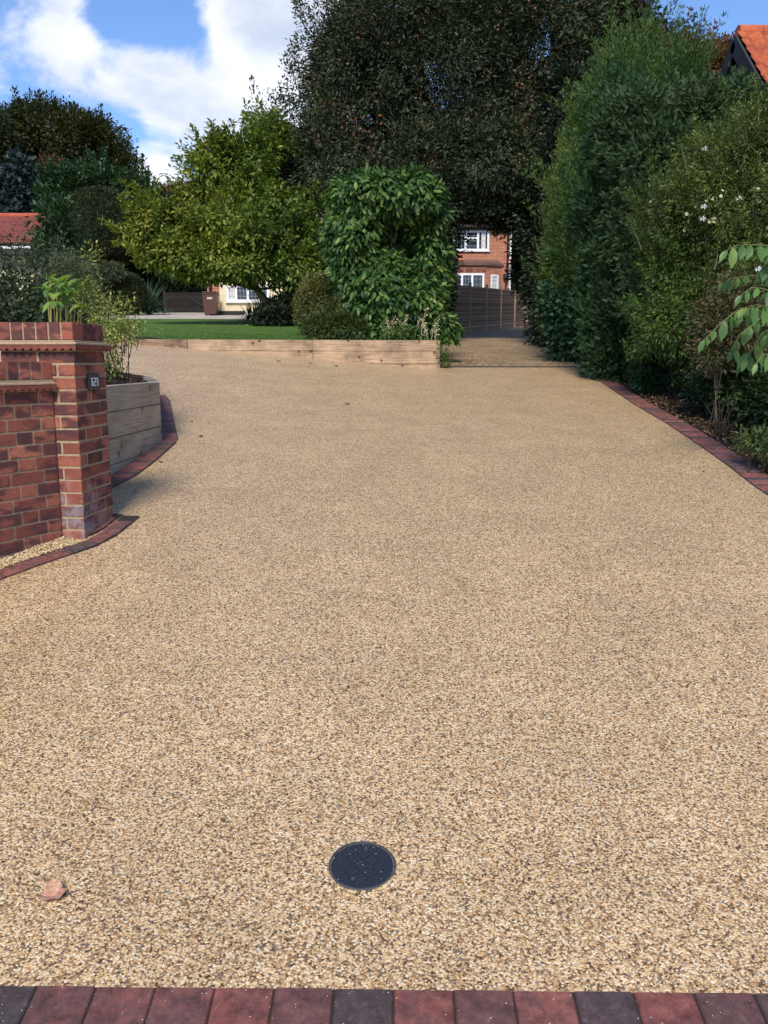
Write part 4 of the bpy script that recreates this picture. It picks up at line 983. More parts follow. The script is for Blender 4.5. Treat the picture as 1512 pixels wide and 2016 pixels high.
# the dry leaf in the foreground: a curled disc of tissue
def dry_leaf(u, v, size, cols, label, ang=0.0, aspect=.8, curl=.35, fold=.3, lobes=5, seed=1, cat='leaf', group=None, fat=1.0, lift=.3):
    c = G(u, v); r = random.Random(seed); s = NT('dry_leaf_tissue'); co = s.coord(); n = s.noise(co, 30 / max(size * 10, .3), 4, .6)
    mt = s.set(s.ramp(n, [(.3, cols[0]), (.55, cols[1]), (.75, cols[-1])]), .7, s.bump(n, .6, .003), spec=.3)
    mb = MB(); na, nr_ = 28, 6
    def pt(i, j):
        a = 2 * math.pi * i / na; t = j / nr_; rr_ = t * size * (1 + .16 * math.sin(lobes * a + seed) + .06 * math.sin(11 * a + seed * 2)); x = rr_ * math.cos(a); y = rr_ * math.sin(a) * aspect
        z = curl * (x * x) / size + fold * abs(y) * (1 if y > 0 else .5) + .10 * size * math.sin(5 * a + 3 * t) * t * t + size * lift * t * t * .3 + .006
        X = x * math.cos(ang) - y * math.sin(ang); Y = x * math.sin(ang) + y * math.cos(ang); return Vector((c.x + X, c.y + Y, float(hd(c.x + X, c.y + Y)) + z))
    for i in range(na):
        mb.quad(pt(i, 0), pt(i, 1), pt(i + 1, 1))
        for j in range(1, nr_): mb.quad(pt(i, j), pt(i, j + 1), pt(i + 1, j + 1), pt(i + 1, j))
    o = mb.build('fallen_leaf', mt, None, smooth=True)
    me = o.data
    for vv in me.vertices: vv.co -= c
    o.location = c; mt.node_tree.nodes; return tag(o, label, cat, group)
lf1 = dry_leaf(104, 1772, .034, ((.34, .15, .10), (.50, .28, .17), (.60, .42, .25)), 'curled pinkish brown dry leaf lying alone near the lower left corner', .2, .95, .30, .55, 3, 3)
mb = MB(); c = G(130, 1768); mb.tube([c + Vector((-.02, 0, .014)), c + Vector((.004, .006, .012)), c + Vector((.016, .016, .006))], [.0016, .0012, .0008], 6); o = mb.build('leaf_stalk', plain('leaf_stalk', (.25, .10, .06)))
for vv in o.data.vertices: vv.co -= lf1.location
o.parent = lf1; o.location = (0, 0, 0)
dk = ((.05, .03, .018), (.085, .05, .028), (.12, .07, .04))
for (u, v, sz, lb, an, asp, cols) in ((395, 861, .026, 'small dark dead leaf on the drive, nearest the planter corner', .9, .6, dk), (317, 911, .020, 'tiny dark leaf scrap on the drive beside the planter edging', .1, .6, dk),
        (378, 831, .017, 'tiny dark crumb of leaf farthest up the drive from the planter corner', 1.5, .6, dk), (684, 797, .03, 'dark dead leaf lying mid drive in front of the timber wall', .2, .6, dk),
        (1232, 1490, .017, 'small brown leaf shred on the drive, right of the inspection cover', .5, .5, ((.35, .20, .10), (.45, .27, .14), (.5, .33, .18))),
        (265, 970, .016, 'little dark twiggy scrap close to the pillar foot', .7, .35, dk), (1385, 930, .014, 'tiny dark scrap near the right hand paver edging', .5, .6, dk),
        (548, 712, .05, 'reddish brown dead leaf at the foot of the timber wall', .0, .4, ((.28, .12, .06), (.36, .17, .09), (.4, .2, .1))), (612, 717, .035, 'small brown leaf lying just in front of the joint in the timber wall', .0, .4, dk),
        (662, 722, .04, 'dark leaf lying below the long orange toned sleeper', .3, .5, dk)):
    dry_leaf(u, v, sz, cols, lb, an, asp, .3, .3, 4, int(u), group='scattered dead leaves on the drive')
c0 = G(184, 1621); c1 = G(216, 1611); mb = MB(); m_ = (c0 + c1) / 2 + Vector((0, .004, .006)); mb.tube([c0 + Vector((0, 0, .004)), m_, c1 + Vector((0, 0, .004))], [.0008, .0028, .0008], 6)
tag(mb.build('straw_blade', plain('dry_straw', (.62, .48, .27), .7)), 'pale dry blade of straw on the drive above the curled leaf', 'straw')
# leaf litter on the bank
s = NT('litter'); M['litter'] = s.set(s.ramp(s.island(), [(0, (.03, .018, .010)), (.45, (.10, .055, .028)), (.75, (.20, .12, .06)), (.93, (.34, .25, .14)), (1, (.45, .40, .30))]), .85, spec=.15)
n = 15000; y = rng.uniform(4.0, 19.0, n) ; e = np.interp(y, [p.y for p in RE], [p.x for p in RE]); x = e + .22 + rng.exponential(.55, n)
z = hd(x, y) + rng.uniform(.0, .02, n)
pos = np.stack([x, y, z], -1); dr = rng.normal(size=(n, 3)) * [1, 1, .3]; nr = np.array([0, 0, 1]) + rng.normal(size=(n, 3)) * .35
o = build_leaves('leaf_litter', T_quad(.6), pos, dr, nr, rng.uniform(.012, .045, n), M['litter'], None); o['kind'] = 'stuff'; o['label'] = 'brown leaf litter on the soil right of the drive'
n = 2500; x = rng.uniform(.95, 3.7, n); y = FAR + .06 + rng.exponential(2.2, n); k = (np.abs(x - 2.4) / 1.5) ** 1.5 > rng.random(n); x, y = x[k], y[k]; n = len(x)
o = build_leaves('leaf_litter', T_quad(.6), np.stack([x, y, hd(x, y) + .015], -1), rng.normal(size=(n, 3)) * [1, 1, .3], np.array([0, 0, 1]) + rng.normal(size=(n, 3)) * .3, rng.uniform(.015, .05, n), M['litter'], None); o['kind'] = 'stuff'; o['label'] = 'brown leaf litter along the sides of the gravel track'
# clods and chips in the planter soil
pts = []
for _ in range(900):
    y = random.uniform(PB.y - 1.2, PB.y + 2.6); xr_ = (PB.x if y < PB.y else PB.x + (PC2.x - PB.x) * (y - PB.y) / (PC2.y - PB.y)) - .13; x = xr_ - abs(random.gauss(0, .6)); pts.append((x, y, soilh(x, y) + .006))
s = NT('clod'); M['clod'] = s.set(s.ramp(s.island(), [(0, (.02, .013, .009)), (.7, (.08, .05, .032)), (.93, (.15, .10, .06)), (1, (.36, .30, .22))]), .95, spec=.1)
pebbles('soil_clods', pts, .016, M['clod'], 'clods of dark soil on the planter bed')
# ================================================================ plants
LM = lambda n, cols, **k: leaf_mat(n, cols, **k)
M['l_laurel'] = LM('laurel_leaf', [(.012, .032, .011), (.030, .072, .018), (.060, .130, .030), (.12, .200, .045), (.28, .34, .08)], rough=.46, trans=.2, big=1.1, spec=.3, noise_mix=.3)
M['l_holly'] = LM('holly_leaf', [(.013, .018, .009), (.024, .033, .014), (.038, .050, .021), (.056, .066, .028), (.095, .080, .036)], rough=.55, trans=.08, big=.35, spec=.3)
M['l_berry'] = LM('berry_red', [(.10, .035, .014), (.17, .055, .02)], rough=.5, trans=0)
M['l_magnolia'] = LM('magnolia_leaf', [(.025, .052, .012), (.065, .115, .020), (.125, .18, .030), (.20, .24, .04), (.30, .30, .055)], rough=.5, trans=.3, big=.45, noise_mix=.6)
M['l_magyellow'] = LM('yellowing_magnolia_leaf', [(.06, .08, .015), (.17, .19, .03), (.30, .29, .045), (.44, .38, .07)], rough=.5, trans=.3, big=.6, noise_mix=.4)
M['l_oak'] = LM('oak_leaf', [(.014, .018, .006), (.032, .038, .010), (.055, .060, .014), (.10, .085, .022)], trans=.2, big=.25)
M['l_rust'] = LM('rust_leaf', [(.05, .028, .014), (.11, .05, .022), (.17, .08, .03), (.10, .10, .03)], trans=.2, big=.4)
M['l_blue'] = LM('blue_conifer_leaf', [(.012, .022, .020), (.028, .045, .042), (.05, .075, .07)], trans=.05, big=.6)
M['l_yew'] = LM('clipped_yew_leaf', [(.010, .016, .006), (.026, .036, .011), (.046, .058, .016), (.070, .066, .025)], trans=.05, big=1.2)
M['l_bush'] = LM('shrub_leaf', [(.012, .032, .010), (.026, .062, .018), (.052, .10, .026)], trans=.15, big=.8)
M['l_phorm'] = LM('strap_leaf', [(.03, .07, .045), (.07, .14, .08), (.16, .24, .15)], trans=.1, big=2)
M['l_darkstrap'] = LM('dark_strap_leaf', [(.006, .010, .010), (.014, .022, .020), (.03, .04, .035)], trans=.05, big=2)
M['l_golden'] = LM('golden_privet_leaf', [(.035, .045, .012), (.09, .10, .028), (.17, .16, .05), (.26, .23, .09)], trans=.2, big=1.5)
M['l_nandina'] = LM('reddish_shrub_leaf', [(.02, .04, .012), (.05, .085, .022), (.09, .12, .03), (.14, .06, .03)], trans=.2, big=2)
M['l_cypress'] = LM('cypress_spray', [(.011, .030, .012), (.022, .055, .021), (.040, .085, .032), (.075, .12, .044)], rough=.75, spec=.15, trans=.12, big=1.0)
M['l_cypress2'] = LM('grey_cypress_spray', [(.018, .040, .018), (.034, .068, .030), (.060, .10, .042), (.10, .135, .055)], rough=.75, spec=.15, trans=.15, big=.9)
M['l_willow'] = LM('narrow_green_leaf', [(.014, .040, .012), (.036, .082, .020), (.072, .132, .028), (.14, .185, .038), (.24, .23, .05)], trans=.25, big=.5, noise_mix=.6)
M['l_privet'] = LM('privet_leaf', [(.018, .044, .012), (.042, .088, .018), (.085, .15, .026), (.20, .25, .04)], trans=.22, big=1.3, noise_mix=.6)
M['l_clem'] = LM('clematis_leaf', [(.022, .036, .010), (.060, .090, .020), (.115, .155, .030), (.21, .23, .045)], trans=.2, big=1.0)
M['l_flower'] = LM('creamy_bud', [(.42, .42, .15), (.62, .60, .32), (.75, .72, .55)], trans=.2, big=3)
M['l_white'] = LM('white_petal', [(.75, .74, .76), (.82, .82, .84)], trans=.2, big=3)
M['l_walnut'] = LM('broad_bright_leaf', [(.035, .085, .030), (.065, .14, .04), (.12, .22, .05), (.26, .33, .07)], rough=.42, trans=.3, big=2.2, noise_mix=.45)
M['l_ivy'] = LM('ivy_leaf', [(.009, .020, .008), (.020, .044, .014), (.038, .074, .020), (.08, .11, .025)], rough=.4, trans=.1, big=1.5)
M['l_brown'] = LM('drying_leaf', [(.020, .030, .012), (.045, .060, .018), (.085, .075, .028), (.11, .075, .035), (.05, .09, .022)], trans=.2, big=1.5)
M['l_round'] = LM('round_dark_leaf', [(.012, .035, .018), (.025, .065, .028), (.055, .11, .04)], trans=.15, big=1)
M['l_hib'] = LM('dark_lobed_leaf', [(.012, .026, .012), (.030, .052, .022), (.055, .078, .032), (.085, .070, .040)], trans=.15, big=2.0)
M['l_pitto'] = LM('grey_green_leaf', [(.045, .060, .030), (.085, .105, .050), (.13, .15, .07)], trans=.2, big=2)
M['l_euon'] = LM('yellow_variegated_leaf', [(.05, .085, .020), (.12, .16, .035), (.32, .33, .08), (.52, .48, .16)], trans=.2, big=5, noise_mix=.35)
M['l_rhodo'] = LM('yellow_green_whorl_leaf', [(.08, .16, .035), (.14, .24, .05), (.22, .32, .07), (.30, .36, .09)], rough=.35, trans=.3, big=4)
M['l_spruce'] = LM('brown_green_spruce', [(.012, .016, .008), (.03, .036, .014), (.06, .05, .02)], trans=.05, big=.6)
M['l_dead'] = plain('dead_stalk', (.50, .40, .24), .8, .25, 20)
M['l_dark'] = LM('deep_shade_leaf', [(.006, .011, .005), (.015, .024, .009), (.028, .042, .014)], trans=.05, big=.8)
Q, LF, FR = T_quad(), T_leaf(), T_frond()
Qn = T_quad(.28); Qr = T_quad(.8); LFw = T_leaf(.5, .05, .12); LFn = T_leaf(.26, .05, .2)
gl = lambda x, y: hl2(x, y) + .02
gd = lambda x, y: hd(x, y) + .02
def base_at(u, Y, f=hd): p = P(u, 700, Y); return (p.x, Y, float(f(p.x, Y)))

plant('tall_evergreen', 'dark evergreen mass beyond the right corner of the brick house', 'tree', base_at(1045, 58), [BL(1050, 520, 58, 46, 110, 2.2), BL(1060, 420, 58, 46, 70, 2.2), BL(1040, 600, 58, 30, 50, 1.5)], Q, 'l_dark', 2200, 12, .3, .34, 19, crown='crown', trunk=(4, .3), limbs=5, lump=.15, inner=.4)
# ---- big holly
hb = [BL(860, 190, 29, 250, 210, 4.5, 1.5), BL(712, 230, 28.5, 112, 170, 3), BL(660, 130, 29, 70, 110, 2.5), BL(760, 40, 29.5, 120, 130, 3.5), BL(930, -30, 30, 220, 150, 4), BL(1050, 120, 29, 110, 170, 4), BL(640, 330, 27.5, 100, 110, 3),
      BL(800, 350, 27, 170, 90, 3), BL(960, 340, 27, 130, 100, 3), BL(1060, 300, 28, 80, 130, 3), BL(560, 390, 28.5, 60, 100, 2.2), BL(590, 290, 29, 45, 50, 1.5), BL(610, 480, 29, 60, 90, 2.0), BL(700, 500, 29, 90, 90, 2), BL(800, 480, 30, 110, 100, 2), BL(535, 250, 29, 24, 36, .8, 1.5)]
hr = plant('holly_tree', 'huge dark holly tree with orange berries towering behind the clipped laurel', 'tree', base_at(830, 29.5, hl2), hb, T_quad(.36), 'l_holly', 21000, 15, .15, .14, 21, crown='crown', trunk=(3.2, .38), limbs=30, lr=.05, twigs=420, tmat='twig', spikes=(420, 1.1, 7), shell=.16, lump=.17, lumpk=2.6, inner=.42, back=.75, tuft=(620, .7, (1, 1, 1.1)), zmin=lambda x, y: hl2(x, y) + 1.6 + 0 * x)
p, dr, nr, sc, c, o = cloud(hb, 420, 7, .09, .07, 22, shell=.04, lump=.13, lumpk=2.6, inner=0, back=.9)
build_leaves('berries', T_quad(.9), p, dr, nr, sc, M['l_berry'], hr)
# ---- dark trees either side of the track gap
plant('dark_evergreen', 'dark evergreen overhanging the right side of the gravel track', 'tree', base_at(1085, 25), [BL(1090, 420, 25, 62, 130, 2.2), BL(1085, 570, 24, 46, 110, 1.8), BL(1105, 630, 22, 52, 80, 1.8), BL(1030, 400, 26, 36, 42, 1.2), BL(1065, 470, 26, 36, 60, 1.2), BL(1120, 300, 26, 60, 140, 2.2), BL(1000, 425, 26, 20, 20, .6), BL(1040, 525, 27, 20, 80, .9)], Q, 'l_dark', 6200, 14, .14, .13, 23, crown='crown', trunk=(2, .2), limbs=8, shell=.12, lump=.2, tuft=(420, .4, (1, 1, 1)), zmin=gd)
plant('ivy_covered_trunk', 'dark ivy clad trunk between the laurel and the brick house', 'tree', base_at(872, 24, hl2), [BL(872, 500, 24, 16, 110, .35), BL(878, 560, 24, 18, 60, .35), BL(865, 400, 24.5, 45, 50, .8), BL(935, 415, 25, 45, 20, .6)], Q, 'l_dark', 2600, 12, .08, .10, 24, crown='crown', trunk=(3, .25), limbs=3, shell=.2, lump=.25, zmin=lambda x, y: hl2(x, y) + .3)
# ---- far left trees
plant('oak_tree', 'broad domed oak on the skyline at the far left', 'tree', base_at(110, 75, hl), [BL(110, 262, 75, 78, 50, 4), BL(45, 275, 75, 46, 50, 3.5), BL(178, 288, 74, 58, 50, 4), BL(208, 328, 74, 40, 44, 3), BL(240, 350, 73, 24, 28, 2), BL(15, 330, 75, 30, 60, 3), BL(200, 360, 76, 50, 36, 3)], Q, 'l_oak', 5600, 11, .26, .30, 25, crown='crown', trunk=(6, .6), limbs=30, lr=.12, twigs=160, shell=.14, lump=.12, lumpk=3.5, inner=.05, spikes=(160, .9, 4), up=.9, tuft=(330, 1.5, (1.2, 1.2, .6)))
plant('tall_evergreen', 'dark evergreen cut by the left edge above the garage', 'tree', base_at(-10, 60, hl), [BL(-5, 300, 60, 28, 70, 1.5), BL(0, 390, 60, 26, 60, 1.5)], Q, 'l_oak', 900, 12, .3, .32, 26, crown='crown', trunk=(5, .3), limbs=5, lump=.2)
plant('blue_conifer', 'blue grey conifer behind the red roofed garage', 'tree', base_at(42, 52, hl), [BL(38, 395, 52, 44, 40, 1.5), BL(40, 350, 52, 28, 35, 1.1), BL(42, 450, 52, 55, 60, 1.8)], FR, 'l_blue', 1300, 8, .22, .42, 27, crown='crown', trunk=(4, .25), limbs=5, droop=.5, lump=.2)
plant('copper_tree', 'thin rust coloured tree between the oak and the blue conifer', 'tree', base_at(100, 66, hl), [BL(102, 355, 66, 32, 36, 1.6), BL(125, 375, 66, 26, 32, 1.2)], Q, 'l_rust', 420, 10, .3, .28, 28, crown='crown', trunk=(5, .25), tmat='bark', limbs=16, lr=.05, twigs=60, lump=.2)
plant('bay_tree', 'large glossy green evergreen rising behind the clipped yew dome', 'tree', base_at(200, 50, hl), [BL(165, 400, 50, 68, 58, 2.2), BL(240, 400, 50, 60, 46, 2.0), BL(128, 450, 49, 40, 68, 1.6), BL(290, 410, 51, 30, 38, 1.4), BL(270, 460, 50, 60, 80, 2), BL(118, 462, 34.5, 16, 46, .6), BL(120, 520, 34.5, 24, 40, .8)], Q, 'l_bush', 6200, 11, .2, .24, 29, crown='crown', trunk=(2, .3), limbs=8, lump=.2, shell=.2, spikes=(160, 1.2, 6), up=.6, tuft=(190, 1.0, (.8, .8, 1.2)))
plant('copper_tree', 'dull red crown just showing above the magnolia\'s left shoulder', 'tree', base_at(355, 62, hl), [BL(355, 395, 62, 42, 22, 1.4), BL(330, 420, 62, 30, 30, 1.2), BL(390, 400, 62, 30, 36, 1.2)], Q, 'l_rust', 900, 10, .26, .28, 30, crown='crown', trunk=(5, .25), limbs=8, twigs=60, lr=.05, lump=.2)
plant('yew_dome', 'clipped dark yew dome standing left of the magnolia', 'topiary', base_at(198, 44, hl), [BL(199, 447, 44, 71, 68, 1.75), BL(201, 490, 44, 72, 30, 1.75)], Qn, 'l_yew', 9000, 12, .07, .11, 31, shell=.015, lump=.012, inner=.02, outw=.5, trunk=(1.2, .22), limbs=6, crown='crown')
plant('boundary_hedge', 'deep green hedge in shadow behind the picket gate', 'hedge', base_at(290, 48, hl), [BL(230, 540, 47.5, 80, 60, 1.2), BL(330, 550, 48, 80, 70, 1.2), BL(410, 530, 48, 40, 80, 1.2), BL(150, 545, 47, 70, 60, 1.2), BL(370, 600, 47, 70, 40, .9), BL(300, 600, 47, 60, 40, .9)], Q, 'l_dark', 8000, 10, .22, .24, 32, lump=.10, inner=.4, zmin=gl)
plant('clipped_hedge', 'low square clipped hedge between the planter shrubs and the strap leaved clump', 'hedge', base_at(232, 38, hl), [BL(215, 580, 38, 40, 40, .9), BL(250, 580, 38, 36, 40, .9), BL(190, 585, 38, 30, 36, .9), BL(232, 560, 38, 46, 20, .9)], Qn, 'l_yew', 5000, 10, .06, .085, 33, shell=.02, lump=.03, inner=.03, zmin=gl)
plant('grey_shrub', 'small silvery shrub poking above the clipped hedge', 'shrub', base_at(215, 37.0, hl), [BL(215, 535, 37, 28, 12, .5)], Qn, 'l_pitto', 160, 10, .1, .14, 34, lump=.3)
# ---- strap leaved clumps
def strap_clump(name, label, base, n, L_, w, mat, seed, spread=1.0, group=None, droop=.9):
    base = Vector(base); root = thing(name, label, 'plant', base, group); r = random.Random(seed); mb = MB()
    for i in range(n):
        a = r.uniform(0, 6.283); el = r.uniform(.35, 1.45); L1 = L_ * r.uniform(.6, 1.05); d = Vector((math.cos(a), math.sin(a), 0)); s_ = Vector((-d.y, d.x, 0)); p = base + d * r.uniform(0, .12) * spread; e = el; seg = 6; pr = None
        for k in range(seg + 1):
            t = k / seg; ww = w * (1 - t ** 2.2) * (.5 + min(t * 3, .5)); q = (p - s_ * ww, p + s_ * ww)
            if pr: mb.quad(pr[0], pr[1], q[1], q[0])
            pr = q; p = p + (d * math.cos(e) + Vector((0, 0, 1)) * math.sin(e)) * (L1 / seg); e -= droop * (.15 + t * .55) * (1.5 - el) * .8 + .03
    mb.build('leaves', M[mat], root); return root
strap_clump('strap_leaved_clump', 'fountain of green strap leaves beside the picket gate', base_at(297, 39, hl), 260, 1.75, .028, 'l_phorm', 3, droop=1.1)
strap_clump('spiky_clump', 'dark spiky leaved clump below the cream house window', base_at(528, 26, hl), 260, 1.15, .022, 'l_darkstrap', 5, 1.6)
strap_clump('spiky_clump', 'dark spiky leaved clump at the foot of the magnolia trunk', base_at(500, 27, hl), 120, .75, .02, 'l_darkstrap', 6, 1.4)
plant('shade_shrub', 'dark low shrub behind the rounded golden shrub', 'shrub', base_at(590, 24, hl2), [BL(580, 610, 24, 45, 28, .9), BL(625, 560, 25, 35, 70, .9), BL(545, 628, 23, 40, 14, .5)], Q, 'l_dark', 1500, 10, .1, .12, 35, zmin=gl)
# ---- magnolia
MY = 25.0
mgb = [BL(322, 428, MY - 1, 36, 24, .8), BL(302, 432, MY - 1, 28, 18, .5), BL(330, 455, MY - 1, 48, 36, 1), BL(395, 430, MY, 60, 50, 1.3), BL(450, 340, MY, 42, 60, 1.2), BL(430, 300, MY, 26, 36, .7), BL(505, 330, MY + .5, 50, 60, 1.3), BL(520, 400, MY, 70, 60, 1.5),
       BL(470, 460, MY - 1, 75, 50, 1.4), BL(560, 470, MY - .5, 58, 60, 1.3), BL(360, 500, MY - 1, 58, 36, 1), BL(430, 520, MY - 1.2, 60, 32, 1), BL(500, 528, MY - 1.3, 60, 28, 1), BL(590, 525, MY - 1, 36, 42, .9), BL(575, 560, MY - 1.3, 30, 16, .6), BL(520, 255, MY + .6, 26, 30, .6), BL(320, 490, MY - 1, 34, 34, .7), BL(395, 370, MY, 35, 36, .8)]
mg = thing('magnolia_tree', 'broad yellow green magnolia spreading in front of the cream house', 'tree', base_at(585, MY, hl))
p, dr, nr, sc, c, o = cloud(mgb, 4300, 11, .09, .145, 41, spikes=(260, .8, 7), shell=.24, lump=.26, lumpk=3, inner=.14, up=.9, outw=.55, droop=.05, back=.6, tuft=(330, .50, (1.25, 1.25, .42)))
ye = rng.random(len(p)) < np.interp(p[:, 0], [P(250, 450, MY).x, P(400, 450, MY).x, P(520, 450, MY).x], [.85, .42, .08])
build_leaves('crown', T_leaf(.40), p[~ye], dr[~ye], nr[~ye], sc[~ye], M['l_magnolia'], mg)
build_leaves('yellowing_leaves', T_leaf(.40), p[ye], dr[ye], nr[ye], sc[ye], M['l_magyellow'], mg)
mb = MB(); b0 = Vector(base_at(588, MY, hl)); rr = random.Random(8)
tp = [b0 + Vector((0, 0, -.2)), b0 + Vector((-.15, 0, .15)), b0 + Vector((-.7, -.1, .40)), b0 + Vector((-1.15, -.1, .95)), b0 + Vector((-1.4, 0, 1.9))]; mb.tube(tp, [.17, .14, .11, .10, .09], 10)
tp2 = [b0 + Vector((0, 0, 0)), b0 + Vector((-.2, .1, 1)), b0 + Vector((-.6, .1, 2.6)), b0 + Vector((-1.2, .1, 4.2))]; mb.tube(tp2, [.13, .11, .08, .04], 8)
for i in range(46):
    b = rr.choice(mgb); t = Vector((b[0] + rr.uniform(-.6, .6) * b[3], b[1] + rr.uniform(-.5, .5) * b[4], b[2] + rr.uniform(-.6, .6) * b[5])); s0 = rr.choice([tp[3], tp[4], tp2[2], tp2[3]]); m_ = s0.lerp(t, .5) + Vector((0, 0, -.1)); mb.tube([s0, m_, t], [.05, .03, .01], 5, False)
mb.build('trunk', M['twig'], mg, smooth=True)
# ---- shrubs behind the timber wall
plant('golden_shrub', 'rounded clipped golden variegated shrub left of the laurel', 'shrub', base_at(622, 17.2, hl2), [BL(625, 605, 17.2, 40, 58, .55), BL(650, 600, 17.2, 30, 58, .5)], Q, 'l_golden', 1500, 14, .05, .055, 42, shell=.04, lump=.06, zmin=gl, up=.6)
plant('nandina_shrub', 'loose reddish green shrub spilling onto the timber wall', 'shrub', base_at(650, 15.4, hl2), [BL(640, 645, 15.3, 42, 26, .35), BL(685, 645, 15.2, 34, 24, .3), BL(660, 625, 15.5, 30, 30, .3)], Qn, 'l_nandina', 900, 12, .06, .07, 43, shell=.2, lump=.25, zmin=gl, up=.7)
LY = 15.9
lb = [BL(762, 390, LY, 108, 42, .75), BL(720, 385, LY, 72, 36, .7), BL(820, 395, LY, 60, 42, .7), BL(700, 470, LY, 60, 75, .75), BL(690, 560, LY, 38, 90, .7), BL(735, 580, LY - .1, 75, 85, .8), BL(800, 600, LY - .1, 70, 70, .75), BL(845, 640, LY - .2, 48, 48, .5), BL(840, 500, LY + .3, 44, 130, .55), BL(704, 500, LY + .1, 44, 130, .6), BL(868, 655, LY - .4, 26, 34, .35), BL(760, 500, LY + .35, 75, 60, .5), BL(740, 650, LY - .3, 70, 26, .5)]
def lcut(c):      # the open window in the hedge where branches show
    d = (c[:, 0] - P(785, 472, LY).x) / .50; e = (c[:, 2] - P(790, 472, LY).z) / .16
    return ~((d * d + e * e < 1) & (c[:, 1] < LY + .45))
lr_ = plant('laurel_bush', 'tall square clipped laurel with big glossy leaves at the end of the timber wall', 'shrub', base_at(770, LY, hl2), lb, T_leaf(.36, .06, .22), 'l_laurel', 4800, 8, .07, .145, 44, shell=.07, lump=.08, inner=.24, shrink=1.0, tuft=(520, .15, (1.1, 1.1, .9)), zmin=gl, droop=.55, up=.35, outw=.6, cut=lcut, limbs=12, lr=.035, tmat='bark')
mb = MB(); a = P(826, 590, LY - .55); mb.tube([a + Vector((-.07, .3, .22)), a + Vector((-.02, .1, .12)), a, a + Vector((.03, .1, -.22))], [.06, .085, .09, .08], 10); mb.tube([P(735, 485, LY - .2), P(752, 505, LY - .25), P(790, 540, LY)], [.02, .03, .04], 8); mb.build('limb', M['bark'], lr_, smooth=True)
# dry stalks
r = random.Random(4); root = thing('dry_stalks', 'pale dead flower stalks standing behind the right end of the timber wall', 'plant', tuple(P(800, 668, 14.75)))
mb = MB()
for u, v, l_, b in ((765, 660, 40, -4), (772, 655, 34, 3), (790, 662, 44, 8), (800, 668, 46, -16), (815, 660, 40, 12), (828, 664, 60, 10), (842, 664, 34, -8), (848, 668, 46, 14), (856, 668, 26, 4), (760, 664, 24, -7), (835, 668, 40, 2), (810, 668, 30, -20), (768, 668, 40, 6)):
    a = P(u, v + 8, 14.75 + r.uniform(-.1, .2)); k = 14.75 / F; pts = [a, a + Vector((b * k * .3, 0, l_ * k * .5)), a + Vector((b * k, 0, l_ * k))]; mb.tube(pts, [.006, .005, .003], 5, False)
    for j in range(14):
        t = r.uniform(.35, 1); q = a.lerp(pts[2], t); e = q + Vector((r.uniform(-.05, .05), r.uniform(-.03, .03), r.uniform(-.02, .05))); s_ = Vector((0, 0, .009)); mb.quad(q, e - s_, e + Vector((.012, 0, .01)), e + s_)
mb.build('stalks', M['l_dead'], root)
plant('border_plant', 'small light green plant among the dry stalks', 'plant', tuple(P(785, 668, 14.7)), [BL(785, 655, 14.75, 26, 16, .2), BL(815, 660, 14.75, 20, 10, .15)], LF, 'l_privet', 130, 8, .04, .06, 46, limbs=4, lr=.005)
plant('border_plant', 'straggling weed at the right end of the timber wall', 'plant', base_at(874, 14.3), [BL(872, 690, 14.3, 10, 24, .12), BL(880, 712, 14.3, 9, 9, .1)], LFn, 'l_privet', 60, 6, .03, .05, 47, limbs=4, lr=.004, zmin=gd)

# ---- the right hand hedge, from far to near
plant('spruce_tree', 'brown green spruce top rising above the right hedge against the sky', 'tree', base_at(1190, 33, hd), [BL(1190, 40, 33, 50, 55, 1.4), BL(1175, 0, 33, 18, 40, .6), BL(1235, 60, 33, 30, 36, 1.1), BL(1170, 140, 33, 75, 70, 1.6), BL(1270, 110, 32, 45, 60, 1.3), BL(1300, 160, 32, 60, 70, 1.6)], T_frond(5, .4), 'l_spruce', 3400, 9, .16, .24, 51, crown='crown', trunk=(7, .25), limbs=14, lr=.05, twigs=120, lump=.25, shell=.18, droop=.4, spikes=(100, 1.2, 7), tuft=(240, .6, (1.3, 1.3, .6)))
plant('copper_tree', 'rust and green autumn tree beside the neighbouring roof gable', 'tree', base_at(1400, 27, hd), [BL(1395, 150, 27, 48, 46, 1.3), BL(1420, 130, 27, 30, 34, .9), BL(1360, 190, 27, 50, 60, 1.3), BL(1440, 160, 27, 20, 50, .9), BL(1335, 140, 27, 30, 40, .8)], Q, 'l_rust', 3000, 11, .11, .115, 52, crown='crown', trunk=(5, .2), limbs=14, twigs=160, lr=.03, lump=.2, shell=.15, spikes=(120, .8, 6), tuft=(200, .45, (1, 1, .9)))
wl = [BL(1150, 310, 18, 42, 60, 1), BL(1190, 230, 18, 50, 50, 1.1), BL(1235, 225, 18, 46, 55, 1.1), BL(1295, 205, 18, 44, 50, 1), BL(1250, 260, 17.5, 80, 80, 1.2), BL(1130, 400, 17.5, 48, 80, 1), BL(1120, 500, 17, 50, 80, 1), BL(1125, 580, 16.8, 42, 70, .9), BL(1170, 450, 17, 50, 120, 1), BL(1330, 225, 17.5, 50, 66, 1), BL(1235, 120, 18, 18, 34, .5), BL(1175, 200, 18, 20, 30, .5), BL(1272, 120, 18, 14, 40, .4), BL(1318, 150, 18, 14, 44, .4), BL(1205, 165, 18, 12, 40, .4)]
plant('feathery_shrub', 'tall feathery light green shrub with narrow leaves at the far end of the right hedge', 'shrub', base_at(1175, 17.4), wl, T_quad(.2), 'l_willow', 9500, 13, .07, .085, 53, limbs=14, lr=.03, twigs=220, shell=.26, lump=.28, lumpk=3, up=.3, outw=.8, droop=-.35, zmin=gd, back=.6, shrink=.2, spikes=(380, .95, 8), tuft=(330, .42, (.5, .5, 2.0)))
